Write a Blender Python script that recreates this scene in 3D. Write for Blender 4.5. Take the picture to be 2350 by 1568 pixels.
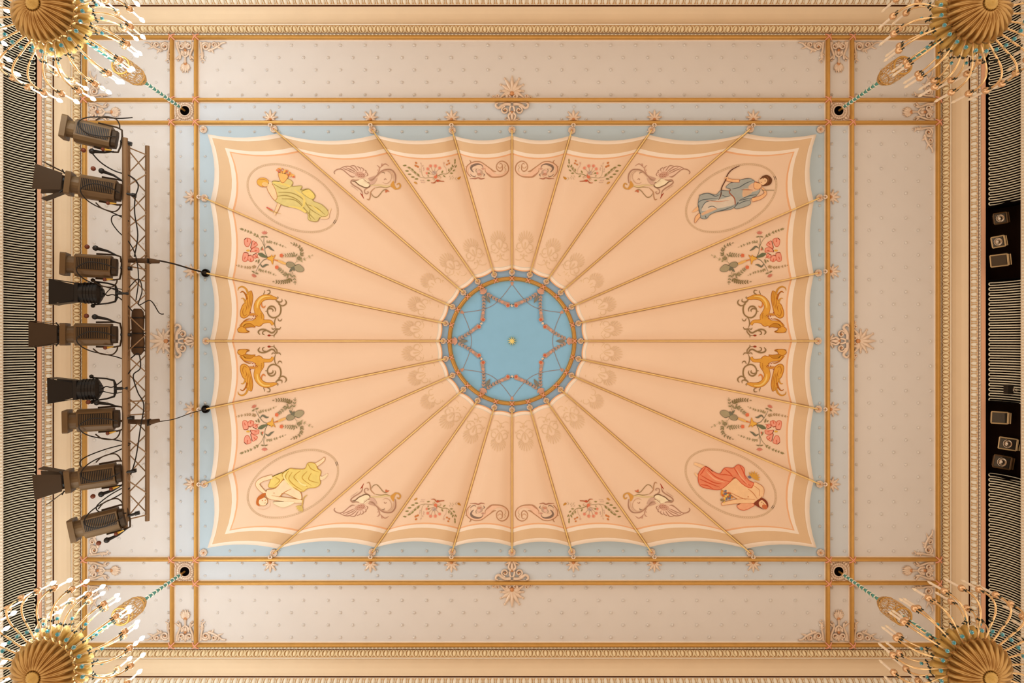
import bpy, math, random
from mathutils import Vector, Matrix
from mathutils.geometry import tessellate_polygon

random.seed(7)
SC = bpy.context.scene
for _o in list(bpy.data.objects):
    bpy.data.objects.remove(_o)
COL = SC.collection
PI = math.pi

# ------------------------------------------------------------------ camera, world, exposure
F, CX, CY = 1600.0, 1175.0, 784.0      # focal length and centre of the 2350 x 1568 frame, in its pixels
CAMZ = 1.4                             # camera stands on the hall floor and looks straight up
DC = 10.0                              # the flat ceiling is 10 m above the camera
cam_d = bpy.data.cameras.new('camera')
cam_d.sensor_width = 36.0
cam_d.lens = F / 2350.0 * 36.0
cam_d.clip_end = 200
cam = bpy.data.objects.new('camera', cam_d)
cam.location = (0, 0, CAMZ)
cam.rotation_euler = (PI, 0, 0)
COL.objects.link(cam)
SC.camera = cam

world = bpy.data.worlds.new('hall_ambience')
SC.world = world
world.use_nodes = True
bg = world.node_tree.nodes['Background']
bg.inputs['Color'].default_value = (1.0, 0.76, 0.55, 1)
bg.inputs['Strength'].default_value = 1.30
BULB_WATT = 7.5                       # each point light inside the lit chandeliers
BULB_COLOR = (0.82, 0.95, 1.0)
SC.cycles.adaptive_threshold = 0.02
SC.cycles.max_bounces = 5
SC.cycles.diffuse_bounces = 3
SC.cycles.glossy_bounces = 2
SC.cycles.transmission_bounces = 4
SC.view_settings.view_transform = 'Standard'
SC.view_settings.look = 'None'
SC.view_settings.exposure = 0.0
SC.view_settings.gamma = 1.0
SC.view_settings.use_curve_mapping = False
EW = (0.99, 0.76, 0.545)                # light on a white ceiling, used to turn seen colours into paint colours


# ------------------------------------------------------------------ helpers
def P(px, py, d):
    """survey point: direction (px, py) of the photograph at height d above the camera"""
    return Vector(((px - CX) / F * d, (py - CY) / F * d, CAMZ + d))


EWP = (0.99, 0.80, 0.64)                # the same for the figures and flowers, a little warmer


def lin(c):
    c = c / 255.0
    return c / 12.92 if c <= 0.04045 else ((c + 0.055) / 1.055) ** 2.4


def A(r, g, b):
    """paint colour that looks (r, g, b) under the hall light"""
    return tuple(min(0.92, lin(v) / e) for v, e in zip((r, g, b), EW))


def AP(r, g, b):
    return tuple(min(0.92, lin(v) / e) for v, e in zip((r, g, b), EWP))


MATS = {}


def mat(name, col, rough=0.6, metal=0.0, var=0.05, scale=6.0, bump=0.0, emit=None, spec=0.3, trans=0.0):
    if name in MATS:
        return MATS[name]
    m = bpy.data.materials.new(name)
    m.use_nodes = True
    nt = m.node_tree
    b = nt.nodes['Principled BSDF']
    b.inputs['Roughness'].default_value = rough
    b.inputs['Metallic'].default_value = metal
    b.inputs['Specular IOR Level'].default_value = spec
    if trans:
        b.inputs['Transmission Weight'].default_value = trans
    tc = nt.nodes.new('ShaderNodeTexCoord')
    no = nt.nodes.new('ShaderNodeTexNoise')
    no.inputs['Scale'].default_value = scale
    no.inputs['Detail'].default_value = 4
    nt.links.new(tc.outputs['Object'], no.inputs['Vector'])
    mx = nt.nodes.new('ShaderNodeMix')
    mx.data_type = 'RGBA'
    mx.inputs[6].default_value = tuple(max(0, v * (1 - var)) for v in col) + (1,)
    mx.inputs[7].default_value = tuple(min(1, v * (1 + var)) for v in col) + (1,)
    nt.links.new(no.outputs['Fac'], mx.inputs[0])
    nt.links.new(mx.outputs[2], b.inputs['Base Color'])
    if bump:
        bp = nt.nodes.new('ShaderNodeBump')
        bp.inputs['Strength'].default_value = bump
        bp.inputs['Distance'].default_value = 0.01
        nt.links.new(no.outputs['Fac'], bp.inputs['Height'])
        nt.links.new(bp.outputs['Normal'], b.inputs['Normal'])
    if emit:
        b.inputs['Emission Color'].default_value = emit[:3] + (1,)
        b.inputs['Emission Strength'].default_value = emit[3]
    MATS[name] = m
    return m


def paint_material():
    m = bpy.data.materials.new('tempera_paint')
    m.use_nodes = True
    nt = m.node_tree
    b = nt.nodes['Principled BSDF']
    b.inputs['Roughness'].default_value = 0.85
    b.inputs['Specular IOR Level'].default_value = 0.1
    at = nt.nodes.new('ShaderNodeAttribute')
    at.attribute_name = 'Col'
    no = nt.nodes.new('ShaderNodeTexNoise')
    no.inputs['Scale'].default_value = 14
    tc = nt.nodes.new('ShaderNodeTexCoord')
    nt.links.new(tc.outputs['Object'], no.inputs['Vector'])
    mr = nt.nodes.new('ShaderNodeMapRange')
    mr.inputs['To Min'].default_value = 0.88
    mr.inputs['To Max'].default_value = 1.12
    nt.links.new(no.outputs['Fac'], mr.inputs['Value'])
    mx = nt.nodes.new('ShaderNodeMix')
    mx.data_type = 'RGBA'
    mx.blend_type = 'MULTIPLY'
    mx.inputs[0].default_value = 1.0
    nt.links.new(at.outputs['Color'], mx.inputs[6])
    nt.links.new(mr.outputs['Result'], mx.inputs[7])
    nt.links.new(mx.outputs[2], b.inputs['Base Color'])
    MATS['paint'] = m
    return m


M = dict(
    outer=mat('pale_grey_beige_panel_paint', A(222, 199, 175), 0.8, var=0.03, scale=3),
    strip=mat('pale_blue_grey_panel_paint', A(208, 198, 184), 0.8, var=0.03, scale=3),
    inner=mat('sky_blue_grey_panel_paint', A(190, 194, 186), 0.8, var=0.03, scale=3),
    annulus=mat('dusty_blue_paint', A(150, 172, 184), 0.8, var=0.03),
    blue=mat('medallion_blue_paint', A(138, 176, 188), 0.8, var=0.04),
    gold=mat('gilding', A(198, 136, 60), 0.34, 0.45, 0.12, 9, spec=0.5),
    golddark=mat('old_gilding', A(196, 146, 72), 0.45, 0.3, 0.15, 9),
    cream=mat('cream_stucco', A(250, 222, 180), 0.7, var=0.06, scale=20),
    leafcream=mat('peach_stucco_leaf', A(244, 205, 150), 0.6, var=0.10, scale=14),
    ground=mat('shaded_moulding_ground', A(218, 164, 108), 0.8, var=0.1, scale=12),  # darkened to put shade between the leaves and eggs into the colour
    cove=mat('peach_cornice_paint', A(240, 200, 152), 0.8, var=0.04, scale=4),
    salmon=mat('salmon_cornice_paint', A(232, 164, 118), 0.8, var=0.04, scale=4),
    umber=mat('red_line_and_groove_shade', A(150, 80, 40), 0.9),  # dark-red line by the beads; in other grooves their shade as colour
    field=mat('peach_canopy_paint', A(238, 190, 147), 0.85, var=0.025, scale=2.5),
    tan=mat('tan_canopy_border_paint', A(222, 174, 124), 0.85, var=0.04, scale=5),
    edge=mat('pale_cream_border_paint', A(250, 210, 174), 0.85, var=0.02),
    orange=mat('orange_line_paint', A(236, 166, 112), 0.85, var=0.05),
    brightgold=mat('bright_gilding', A(252, 206, 120), 0.4, 0.1, 0.05),
    rod=mat('gilt_rod', A(242, 190, 112), 0.4, 0.2, 0.1, 10),
    orn=mat('stucco_ornament', A(230, 190, 152), 0.36, 0.3, 0.15, 25, spec=0.5),
    orncore=mat('gilded_ornament_core', A(214, 140, 84), 0.45, 0.2, 0.1, 20),
    tie=mat('terracotta_ribbon', A(232, 150, 110), 0.7),
    star=mat('silvered_star', A(244, 222, 194), 0.28, 0.45, 0.1, 20),
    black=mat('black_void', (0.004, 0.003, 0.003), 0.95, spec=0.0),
    slat=mat('cream_grille_metal', A(232, 206, 164), 0.5, 0.0, 0.05, spec=0.4),
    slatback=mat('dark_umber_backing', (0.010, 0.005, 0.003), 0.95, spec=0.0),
    wall=mat('wall_paint', A(226, 190, 150), 0.8),
    floor=mat('parquet', (0.50, 0.33, 0.19), 0.5, var=0.25, scale=2),
    steel=mat('aluminium_tube', (0.30, 0.195, 0.11), 0.42, 0.35, 0.08, 4),
    lampbody=mat('shade_brown_lamp_housing', (0.112, 0.064, 0.026), 0.5, 0.1, 0.12, 8),  # dark colour stands for the shade on the lamps' undersides
    lampdark=mat('shade_brown_lamp_sheet', (0.040, 0.022, 0.009), 0.6, 0.1, 0.12, 8),  # sheet metal darkened too, for its shade as seen from below
    lampblack=mat('black_lamp_paint', (0.008, 0.006, 0.005), 0.45),
    cable=mat('black_rubber_cable', (0.012, 0.008, 0.006), 0.6),
    knob=mat('red_brown_knob', (0.12, 0.025, 0.008), 0.4),
    brass=mat('yellow_brass_tag', (0.55, 0.32, 0.05), 0.4, 0.2),
    bag=mat('brown_canvas', (0.085, 0.045, 0.020), 0.85, var=0.15, scale=12),
    bronze=mat('chandelier_gold', (0.85, 0.62, 0.34), 0.25, 0.8, 0.1, 12),
    dish=mat('shell_gold', (0.46, 0.29, 0.11), 0.28, 0.85, 0.12, 9),
    patina=mat('green_black_leaf_metal', (0.035, 0.045, 0.035), 0.4, 0.4),
    teal=mat('teal_glass', (0.0, 0.30, 0.42), 0.08, spec=0.8, var=0.15, trans=0.25),
    green=mat('green_glass_chain', (0.05, 0.33, 0.31), 0.15, spec=0.8, var=0.25, scale=30),
    wax=mat('white_candle', (0.85, 0.76, 0.64), 0.5),
    cup=mat('copper_cup', (0.74, 0.50, 0.30), 0.20, 0.8, 0.08, 8),
    flame=mat('clear_flame_bulb', (0.88, 0.78, 0.62), 0.2),
    lit=mat('lit_flame_bulb', (1.0, 0.95, 0.85), 0.3, emit=(1.0, 0.92, 0.76, 9.0)),
    litwax=mat('glowing_candle', (0.95, 0.88, 0.78), 0.4, emit=(1.0, 0.86, 0.64, 0.3)),
    glass=mat('dark_lens_glass', (0.03, 0.028, 0.025), 0.08, spec=1.0),
    chrome=mat('reflector', (0.5, 0.45, 0.4), 0.15, 0.9),
    floodrim=mat('cream_lamp_frame', (0.55, 0.42, 0.24), 0.5),
)
paint_material()


class MB:
    """collects vertices and faces of ONE mesh"""
    def __init__(s):
        s.v, s.f, s.m, s.c = [], [], [], None

    def add(s, vs, fs, m=0):
        n = len(s.v)
        s.v.extend([tuple(p) for p in vs])
        for q in fs:
            s.f.append(tuple(i + n for i in q))
            s.m.append(m)
        return s

    def grid(s, rows, m=0, closed=False, mrow=None):
        n = len(rows[0])
        vs = [p for r in rows for p in r]
        base = len(s.v)
        s.v.extend([tuple(p) for p in vs])
        for i in range(len(rows) - 1):
            for j in range(n if closed else n - 1):
                k = (j + 1) % n
                s.f.append((base + i * n + j, base + i * n + k, base + (i + 1) * n + k, base + (i + 1) * n + j))
                s.m.append(mrow[i] if mrow else m)
        return s

    def tube(s, pts, r, k=6, m=0, cap=True, closed=False):
        pts = [Vector(p) for p in pts]
        n = len(pts)
        if not hasattr(r, '__len__'):
            r = [r] * n
        rows, nrm = [], None
        for i, p in enumerate(pts):
            if closed:
                t = pts[(i + 1) % n] - pts[i - 1]
            else:
                t = pts[min(i + 1, n - 1)] - pts[max(i - 1, 0)]
            if t.length < 1e-9:
                t = Vector((0, 0, 1))
            t.normalize()
            if nrm is None:
                a = Vector((0, 0, 1)) if abs(t.z) < 0.9 else Vector((1, 0, 0))
                nrm = t.cross(a).normalized()
            else:
                nrm = nrm - t * nrm.dot(t)
                if nrm.length < 1e-6:
                    nrm = t.orthogonal()
                nrm.normalize()
            b = t.cross(nrm)
            rows.append([p + (nrm * math.cos(2 * PI * j / k) + b * math.sin(2 * PI * j / k)) * r[i] for j in range(k)])
        if closed:
            rows.append(rows[0])
        base = len(s.v)
        s.grid(rows, m, closed=True)
        if cap and not closed:
            s.f.append(tuple(range(base, base + k)))
            s.m.append(m)
            e = base + (n - 1) * k
            s.f.append(tuple(reversed(range(e, e + k))))
            s.m.append(m)
        return s

    def lathe(s, prof, n=16, c=(0, 0, 0), m=0, fn=None, close=False):
        rows = []
        for r, z in prof:
            row = []
            for j in range(n):
                a = 2 * PI * j / n
                rr, zz = fn(a, r, z) if fn else (r, z)
                row.append((c[0] + rr * math.cos(a), c[1] + rr * math.sin(a), c[2] + zz))
            rows.append(row)
        return s.grid(rows, m, closed=True)

    def sphere(s, c, r, n=10, k=6, m=0, sz=1.0):
        return s.lathe([(max(1e-4, r * math.sin(PI * i / k)), -r * sz * math.cos(PI * i / k)) for i in range(k + 1)], n, c, m)

    def box(s, a, b, m=0, mtx=None):
        x0, y0, z0 = a
        x1, y1, z1 = b
        vs = [Vector(q) for q in ((x0, y0, z0), (x1, y0, z0), (x1, y1, z0), (x0, y1, z0), (x0, y0, z1), (x1, y0, z1), (x1, y1, z1), (x0, y1, z1))]
        if mtx:
            vs = [mtx @ q for q in vs]
        return s.add(vs, [(0, 3, 2, 1), (4, 5, 6, 7), (0, 1, 5, 4), (1, 2, 6, 5), (2, 3, 7, 6), (3, 0, 4, 7)], m)

    def xf(s, mtx):
        s.v = [tuple(mtx @ Vector(p)) for p in s.v]
        return s

    def mesh(s, name, mats, smooth=False):
        me = bpy.data.meshes.new(name)
        me.from_pydata(s.v, [], s.f)
        for x in mats:
            me.materials.append(x)
        me.polygons.foreach_set('material_index', s.m)
        me.polygons.foreach_set('use_smooth', [smooth] * len(s.f))
        if s.c:
            at = me.color_attributes.new('Col', 'FLOAT_COLOR', 'POINT')
            at.data.foreach_set('color', [x for q in s.c for x in (q[0], q[1], q[2], 1.0)])
        me.update()
        return me

    def build(s, name, mats, parent=None, smooth=False, world=True):
        if not isinstance(mats, (list, tuple)):
            mats = [mats]
        return obj(name, s.mesh(name, mats, smooth), parent, world)


def obj(name, me, parent=None, world=False, loc=None):
    o = bpy.data.objects.new(name, me)
    COL.objects.link(o)
    if parent is not None:
        o.parent = parent
        if world and parent.parent is None:
            o.location = -parent.location
    if loc is not None:
        o.location = loc
    return o


def empty(name, loc, label, cat, group=None, rot=(0, 0, 0)):
    o = bpy.data.objects.new(name, None)
    COL.objects.link(o)
    o.location = loc
    o.rotation_euler = rot
    return tag(o, label, cat, group)


def tag(o, label, cat=None, group=None, kind=None):
    if label:
        o['label'] = label
    if cat:
        o['category'] = cat
    if group:
        o['group'] = group
    if kind:
        o['kind'] = kind
    return o


def catmull(pts, sub=6, closed=False):
    n = len(pts)
    out = []
    rng = range(n) if closed else range(n - 1)
    for i in rng:
        if closed:
            p0, p1, p2, p3 = pts[i - 1], pts[i], pts[(i + 1) % n], pts[(i + 2) % n]
        else:
            p0, p1, p2, p3 = pts[max(i - 1, 0)], pts[i], pts[i + 1], pts[min(i + 2, n - 1)]
        for k in range(sub):
            t = k / sub
            out.append(tuple(0.5 * ((2 * b) + (-a + c) * t + (2 * a - 5 * b + 4 * c - d) * t * t + (-a + 3 * b - 3 * c + d) * t ** 3)
                             for a, b, c, d in zip(p0, p1, p2, p3)))
    if not closed:
        out.append(tuple(pts[-1]))
    return out


class Relief(MB):
    """raised ornament drawn in survey pixels on a plane at height D, standing h metres proud (towards the hall)"""
    K = 1.0                               # how boldly the stucco stands out

    def __init__(s, tf=lambda x, y: (x, y), D=DC):
        super().__init__()
        s.tf, s.D = tf, D

    def pt(s, x, y, h):
        q = s.tf(x, y)
        return P(q[0], q[1], s.D - h * s.K)

    def rtube(s, pts, r, h=0.012, m=0, sub=5, k=6, flat=False):
        pp = catmull(pts, sub) if not flat else pts
        n = len(pp)
        rr = [r[0] + (r[-1] - r[0]) * i / max(1, n - 1) for i in range(n)] if hasattr(r, '__len__') else [r] * n
        return s.tube([s.pt(p[0], p[1], h) for p in pp], [q * s.D / F for q in rr], k, m)

    def volute(s, x, y, r, turns=1.4, a0=0.0, sgn=1, w=1.5, m=0, core=1, h=0.018):
        n = int(12 * turns)
        pts = [(x + r * (1 - 0.72 * i / n) * math.cos(a0 + sgn * 2 * PI * turns * i / n),
                y + r * (1 - 0.72 * i / n) * math.sin(a0 + sgn * 2 * PI * turns * i / n)) for i in range(n + 1)]
        s.rtube(pts, (w, w * 0.7), h, m, flat=True, k=5)
        if core is not None:
            s.dome(x, y, r * 0.3, 0.022, core)
        return s

    def dome(s, x, y, r, h, m=0, n=8):
        rows = []
        for i in range(4):
            t = i / 3
            rows.append([s.pt(x + r * math.cos(t * PI / 2) * math.cos(2 * PI * j / n), y + r * math.cos(t * PI / 2) * math.sin(2 * PI * j / n), h * math.sin(t * PI / 2))
                         for j in range(n)])
        return s.grid(rows, m, closed=True)

    def petal(s, x, y, ang, ln, wd, h=0.03, m=0, bend=0.0, blunt=0.6):
        rows = []
        lift, rid = 0.016, min(h, 0.30 * wd * s.D / F)
        for i in range(6):
            t = i / 5
            f = math.sin(PI * min(0.98, 0.06 + 0.94 * t ** blunt)) ** 0.8
            w = wd * f * 0.5
            a = ang + bend * t * t
            cx_, cy_ = x + ln * t * math.cos(a), y + ln * t * math.sin(a)
            row = []
            for q, hq in ((-1.05, 0), (-1, lift), (-0.6, lift + 0.7 * rid * f), (0, lift + rid * f), (0.6, lift + 0.7 * rid * f), (1, lift), (1.05, 0)):
                row.append(s.pt(cx_ - math.sin(a) * w * q, cy_ + math.cos(a) * w * q, hq))
            rows.append(row)
        return s.grid(rows, m)

    def fan(s, x, y, ang, n, spread, l0, l1, wd, h=0.035, m=0, core=1, curl=0.35):
        for i in range(n):
            q = 2 * i / (n - 1) - 1
            s.petal(x, y, ang + q * spread, l0 + (l1 - l0) * abs(q) ** 1.2, wd, h, m, bend=curl * q, blunt=1.35)
            if abs(q) > 0.05:
                a = ang + q * spread + curl * q
                L = l0 + (l1 - l0) * abs(q) ** 1.2
                s.dome(x + L * math.cos(a), y + L * math.sin(a), wd * 0.40, 0.030, m, 6)
        if core is not None:
            s.dome(x, y, wd * 0.75, 0.040, core)
        return s

# ------------------------------------------------------------------ the setting: floor, walls, ceiling, battens, cornice, grilles
X0, X1, Y0, Y1 = 197.0, 2150.0, 88.0, 1479.0           # outer gilt frame on the ceiling
VX = [397.0, 452.0, 1898.0, 1953.0]                    # gilt battens
HY = [231.0, 283.0, 1283.0, 1337.0]
MXC, MYC = 1175.0, 783.0                               # centre of the painted canopy

o = MB().box((-7.4, -5.4, -0.06), (7.4, 5.4, 0.0)).build('floor', M['floor'])
tag(o, 'warm brown parquet floor of the hall below', kind='structure')

# cornice profile: (offset outwards from the gilt frame in px, height above camera, material index of the piece that starts here)
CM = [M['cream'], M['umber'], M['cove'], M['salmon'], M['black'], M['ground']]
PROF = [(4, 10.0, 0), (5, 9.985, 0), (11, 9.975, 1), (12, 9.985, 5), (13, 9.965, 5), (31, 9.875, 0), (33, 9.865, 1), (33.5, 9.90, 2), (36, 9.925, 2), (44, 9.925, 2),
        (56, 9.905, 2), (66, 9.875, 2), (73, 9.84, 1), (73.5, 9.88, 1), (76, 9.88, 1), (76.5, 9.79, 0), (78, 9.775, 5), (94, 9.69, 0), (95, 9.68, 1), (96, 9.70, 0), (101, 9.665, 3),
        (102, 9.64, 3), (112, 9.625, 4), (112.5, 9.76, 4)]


def mitre(side, off, d):
    a, b, c, e = X0 - off, X1 + off, Y0 - off, Y1 + off
    q = {'back': ((a, c), (b, c)), 'front': ((b, e), (a, e)), 'left': ((a, e), (a, c)), 'right': ((b, c), (b, e))}[side]
    return P(q[0][0], q[0][1], d), P(q[1][0], q[1][1], d)


SIDES = {'back': (Vector((1, 0, 0)), Vector((0, -1, 0))), 'front': (Vector((-1, 0, 0)), Vector((0, 1, 0))),
         'left': (Vector((0, -1, 0)), Vector((-1, 0, 0))), 'right': (Vector((0, 1, 0)), Vector((1, 0, 0)))}
SIDEWORD = {'back': 'along the top edge of the picture', 'front': 'along the bottom edge of the picture',
            'left': 'beside the truss of stage lamps', 'right': 'beside the recessed floodlights'}


def leaf_mesh():
    """palmette tongue between two curled stems; x along the moulding, y up the slope, z proud"""
    b = MB()
    L, W = 0.150, 0.105
    rows = []
    for i in range(5):
        t = i / 4
        w = W * 0.27 * math.sin(PI * (0.12 + 0.80 * t)) ** 0.7
        rows.append([(q * w, L * (0.12 + 0.76 * t), 0.040 * h * (0.5 + 0.5 * math.sin(PI * t))) for q, h in ((-1, 0), (-0.5, 0.8), (0, 1), (0.5, 0.8), (1, 0))])
    b.grid(rows)
    for sg in (-1, 1):
        pts = [(sg * W * 0.12, L * 0.02, 0.006), (sg * W * 0.40, L * 0.18, 0.018), (sg * W * 0.46, L * 0.50, 0.024), (sg * W * 0.40, L * 0.82, 0.026), (sg * W * 0.20, L * 0.95, 0.022)]
        b.tube(pts, [0.006, 0.009, 0.010, 0.011, 0.007], 4)
    return b.mesh('leaf', [M['leafcream']], True)


LEAF = leaf_mesh()
PITCH = 17.4
for n, side in enumerate(SIDES):
    along, out = SIDES[side]
    b = MB()
    rows = []
    for off, d, _ in PROF:
        p, q = mitre(side, off, d)
        rows.append([p, q])
    b.grid(rows, mrow=[x[2] for x in PROF[:-1]])
    tr = b.build('trim_%d' % (n + 1), CM)
    tag(tr, 'peach stucco cornice with leaf and bead mouldings ' + SIDEWORD[side], kind='structure')
    # acanthus tongues
    p, q = mitre(side, 13, 9.965)
    p2, q2 = mitre(side, 31, 9.875)
    n_leaf = int(round((q - p).length / (PITCH * 9.96 / F)))
    up = Vector((out.x * (31 * 9.875 - 13 * 9.965) / F, out.y * (31 * 9.875 - 13 * 9.965) / F, 0)) + Vector((0, 0, -0.09))
    # outward run of the slope measured on the mitre
    mid1, mid2 = (p + q) / 2, (p2 + q2) / 2
    up = (mid2 - mid1)
    ln = up.length
    up.normalize()
    nor = along.cross(up)
    if nor.z > 0:
        nor = -nor
    for i in range(n_leaf):
        t = (i + 0.5) / n_leaf
        o = obj('leaf', LEAF, tr)
        c = p.lerp(q, t)
        mw = Matrix(((along.x, up.x, nor.x, c.x), (along.y, up.y, nor.y, c.y), (along.z, up.z, nor.z, c.z), (0, 0, 0, 1)))
        if along.cross(up).dot(nor) < 0:
            mw = mw @ Matrix.Diagonal((-1, 1, 1, 1))
        o.matrix_world = mw @ Matrix.Scale(ln / 0.150, 4, Vector((0, 1, 0)))
    # beads and egg and dart: too small to pick apart
    b = MB()
    for off, d, r, pitch in ((8, 9.965, 2.6, 8.7), (98.5, 9.655, 2.1, 7.2)):
        p, q = mitre(side, off, d)
        k = int((q - p).length / (pitch * d / F))
        for i in range(k):
            b.sphere(p.lerp(q, (i + 0.5) / k), r * d / F, 6, 4)
    o = b.build('bead_moulding', M['cream'], tr, True)
    o['kind'] = 'stuff'
    b = MB()
    p, q = mitre(side, 79, 9.77)
    p2, q2 = mitre(side, 93.5, 9.692)
    up2 = (p2 + q2) / 2 - (p + q) / 2
    k = int((q - p).length / (14.4 * 9.73 / F))
    nor2 = along.cross(up2.normalized())
    if nor2.z > 0:
        nor2 = -nor2
    for i in range(k):
        c = p.lerp(q, (i + 0.5) / k)
        w = 0.029
        rows = []
        for j in range(5):
            t = j / 4
            ww = w * math.sin(PI * (0.15 + 0.75 * t)) ** 0.8
            rows.append([c + up2 * (0.05 + 0.9 * t) + along * (ww * x) + nor2 * (0.032 * h * math.sin(PI * (0.15 + 0.7 * t))) for x, h in ((-1, 0), (-0.55, 0.9), (0, 1.0), (0.55, 0.9), (1, 0))])
        b.grid(rows)
        c2 = p.lerp(q, i / k)
        b.tube([c2 + up2 * 0.02 + nor2 * 0.006, c2 + up2 * 0.5 + nor2 * 0.012, c2 + up2 * 0.97 + nor2 * 0.004], [0.004, 0.007, 0.003], 4)
    o = b.build('egg_and_dart_moulding', M['cream'], tr, True)
    o['kind'] = 'stuff'

# ceiling slab with its painted fields
p, q = P(X0 - 20, Y0 - 20, DC), P(X1 + 20, Y1 + 20, DC)
ceil = MB().box((p.x, p.y, CAMZ + DC + 0.03), (q.x, q.y, CAMZ + DC + 0.28)).build('ceiling', M['outer'])
tag(ceil, 'pale panelled stucco ceiling studded with small stars', kind='structure')
xs = [X0] + VX + [X1]
ys = [Y0] + HY + [Y1]
for i in range(5):
    for j in range(5):
        ring = 0 if (i in (0, 4) or j in (0, 4)) else (2 if (i == 2 and j == 2) else 1)
        a, c = P(xs[i], ys[j], DC), P(xs[i + 1], ys[j + 1], DC)
        MB().box((a.x, a.y, CAMZ + DC), (c.x, c.y, CAMZ + DC + 0.028)).build('panel', M[('outer', 'strip', 'inner')[ring]], ceil)

# gilt battens
BPROF = [(-6.6, 0.0, 0), (-6.4, 0.012, 0), (-4.5, 0.014, 1), (-4.3, 0.040, 1), (-3.2, 0.058, 1), (-1.3, 0.068, 1), (1.3, 0.068, 1), (3.2, 0.058, 1), (4.3, 0.040, 1), (4.5, 0.014, 0), (6.4, 0.012, 0), (6.6, 0.0, 0)]


def batten(a, b_, n, label):
    mb = MB()
    horiz = abs(a[1] - b_[1]) < 1
    rows = []
    for u, h, _ in BPROF:
        if horiz:
            p, q = P(a[0], a[1], DC), P(b_[0], b_[1], DC)
            e = Vector((0, u * DC / F, -h))
        else:
            p, q = P(a[0], a[1], DC), P(b_[0], b_[1], DC)
            e = Vector((u * DC / F, 0, -h))
        rows.append([p + e, q + e])
    mb.grid(rows, mrow=[x[2] for x in BPROF[:-1]])
    o = mb.build('trim_%d' % n, [M['edge'], M['gold']])
    return tag(o, label, kind='structure')


TIE = MB()
for sg in (-1, 1):
    TIE.tube([(-0.042, -0.042 * sg, -0.044), (-0.02, -0.02 * sg, -0.074), (0.02, 0.02 * sg, -0.074), (0.042, 0.042 * sg, -0.044)], 0.010, 5)
TIE = TIE.mesh('ribbon_tie', [M['tie']], True)
n = 5
vert, hori = [], []
for x, w in ((X0, 'outer left'), (VX[0], 'outer of the left pair'), (VX[1], 'inner of the left pair'), (VX[2], 'inner of the right pair'), (VX[3], 'outer of the right pair'), (X1, 'outer right')):
    vert.append(batten((x, Y0), (x, Y1), n, 'gilded ceiling batten running upright, ' + w))
    n += 1
for y, w in ((Y0, 'outermost at the top'), (HY[0], 'outer of the top pair'), (HY[1], 'inner of the top pair'), (HY[2], 'inner of the bottom pair'), (HY[3], 'outer of the bottom pair'), (Y1, 'outermost at the bottom')):
    hb = batten((X0, y), (X1, y), n, 'gilded ceiling batten running crosswise, ' + w)
    n += 1
    for x in VX:
        obj('ribbon_tie', TIE, hb, loc=P(x, y, DC))
    if y in HY:
        for x in (X0, X1):
            obj('ribbon_tie', TIE, hb, loc=P(x, y, DC))

# star bosses on a staggered lattice
b = MB()
pts = []
for i in range(12):
    r = 0.030 if i % 2 == 0 else 0.013
    pts.append((r * math.cos(PI * i / 6), r * math.sin(PI * i / 6), 0 if i % 2 == 0 else -0.004))
b.add(pts + [(0, 0, -0.030)], [(i, (i + 1) % 12, 12) for i in range(12)])
STAR = b.mesh('star_boss', [M['star']])
EXCL = [(1175, 231, 52, 60), (1175, 1337, 52, 60), (400, 783, 62, 50), (1953, 783, 62, 50),
        (424, 254, 30, 30), (1925, 254, 30, 30), (424, 1312, 30, 30), (1925, 1312, 30, 30)]
for x in (425, 1925):
    EXCL += [(x, 112, 95, 14), (x, 1456, 95, 14), (x, 135, 26, 40), (x, 1430, 26, 40)]
for y in (257, 1310):
    EXCL += [(215, y, 24, 90), (240, y, 45, 24), (2132, y, 24, 90), (2105, y, 45, 24)]
SMALL_PALM = [(620, 268), (850, 268), (1036, 268), (1316, 268), (1502, 268), (1729, 268)]
SMALL_PALM += [(x, 1566 - y) for x, y in SMALL_PALM]
SMALL_PALM += [(x, y) for x in (438, 1912) for y in (452, 623, 940, 1112)]
stars = []
for i in range(-35, 36):
    for j in range(-3, 48):
        if (i + j) % 2:
            continue
        x, y = 1176 + 28.2 * i, 161 + 28.3 * j
        if not (X0 + 9 < x < X1 - 9 and Y0 + 9 < y < Y1 - 9):
            continue
        if min(abs(x - v) for v in VX) < 8 or min(abs(y - v) for v in HY) < 8:
            continue
        if 479 < x < 1871 and 306 < y < 1260:
            continue
        if any(abs(x - a) < w and abs(y - c) < h for a, c, w, h in EXCL):
            continue
        if any(abs(x - a) < 17 and abs(y - c) < 17 for a, c in SMALL_PALM):
            continue
        stars.append((x, y))
stars.sort(key=lambda q: (q[0] - CX) ** 2 + (q[1] - CY) ** 2)
for x, y in stars[:300]:
    obj('star_boss', STAR, ceil, loc=P(x, y, DC - 0.001))
b = MB()
for x, y in stars[300:]:
    c = P(x, y, DC - 0.001)
    b.add([c + Vector(q) for q in pts + [(0, 0, -0.030)]], [(i, (i + 1) % 12, 12) for i in range(12)])
o = b.build('star_bosses', M['star'], ceil)
o['kind'] = 'stuff'

# walls: coves with the serpentine grilles left and right, plain frieze at the two short ends of the picture
XA, CA, CB, DA = 6.557, 0.145, 0.40, 9.585


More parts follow.
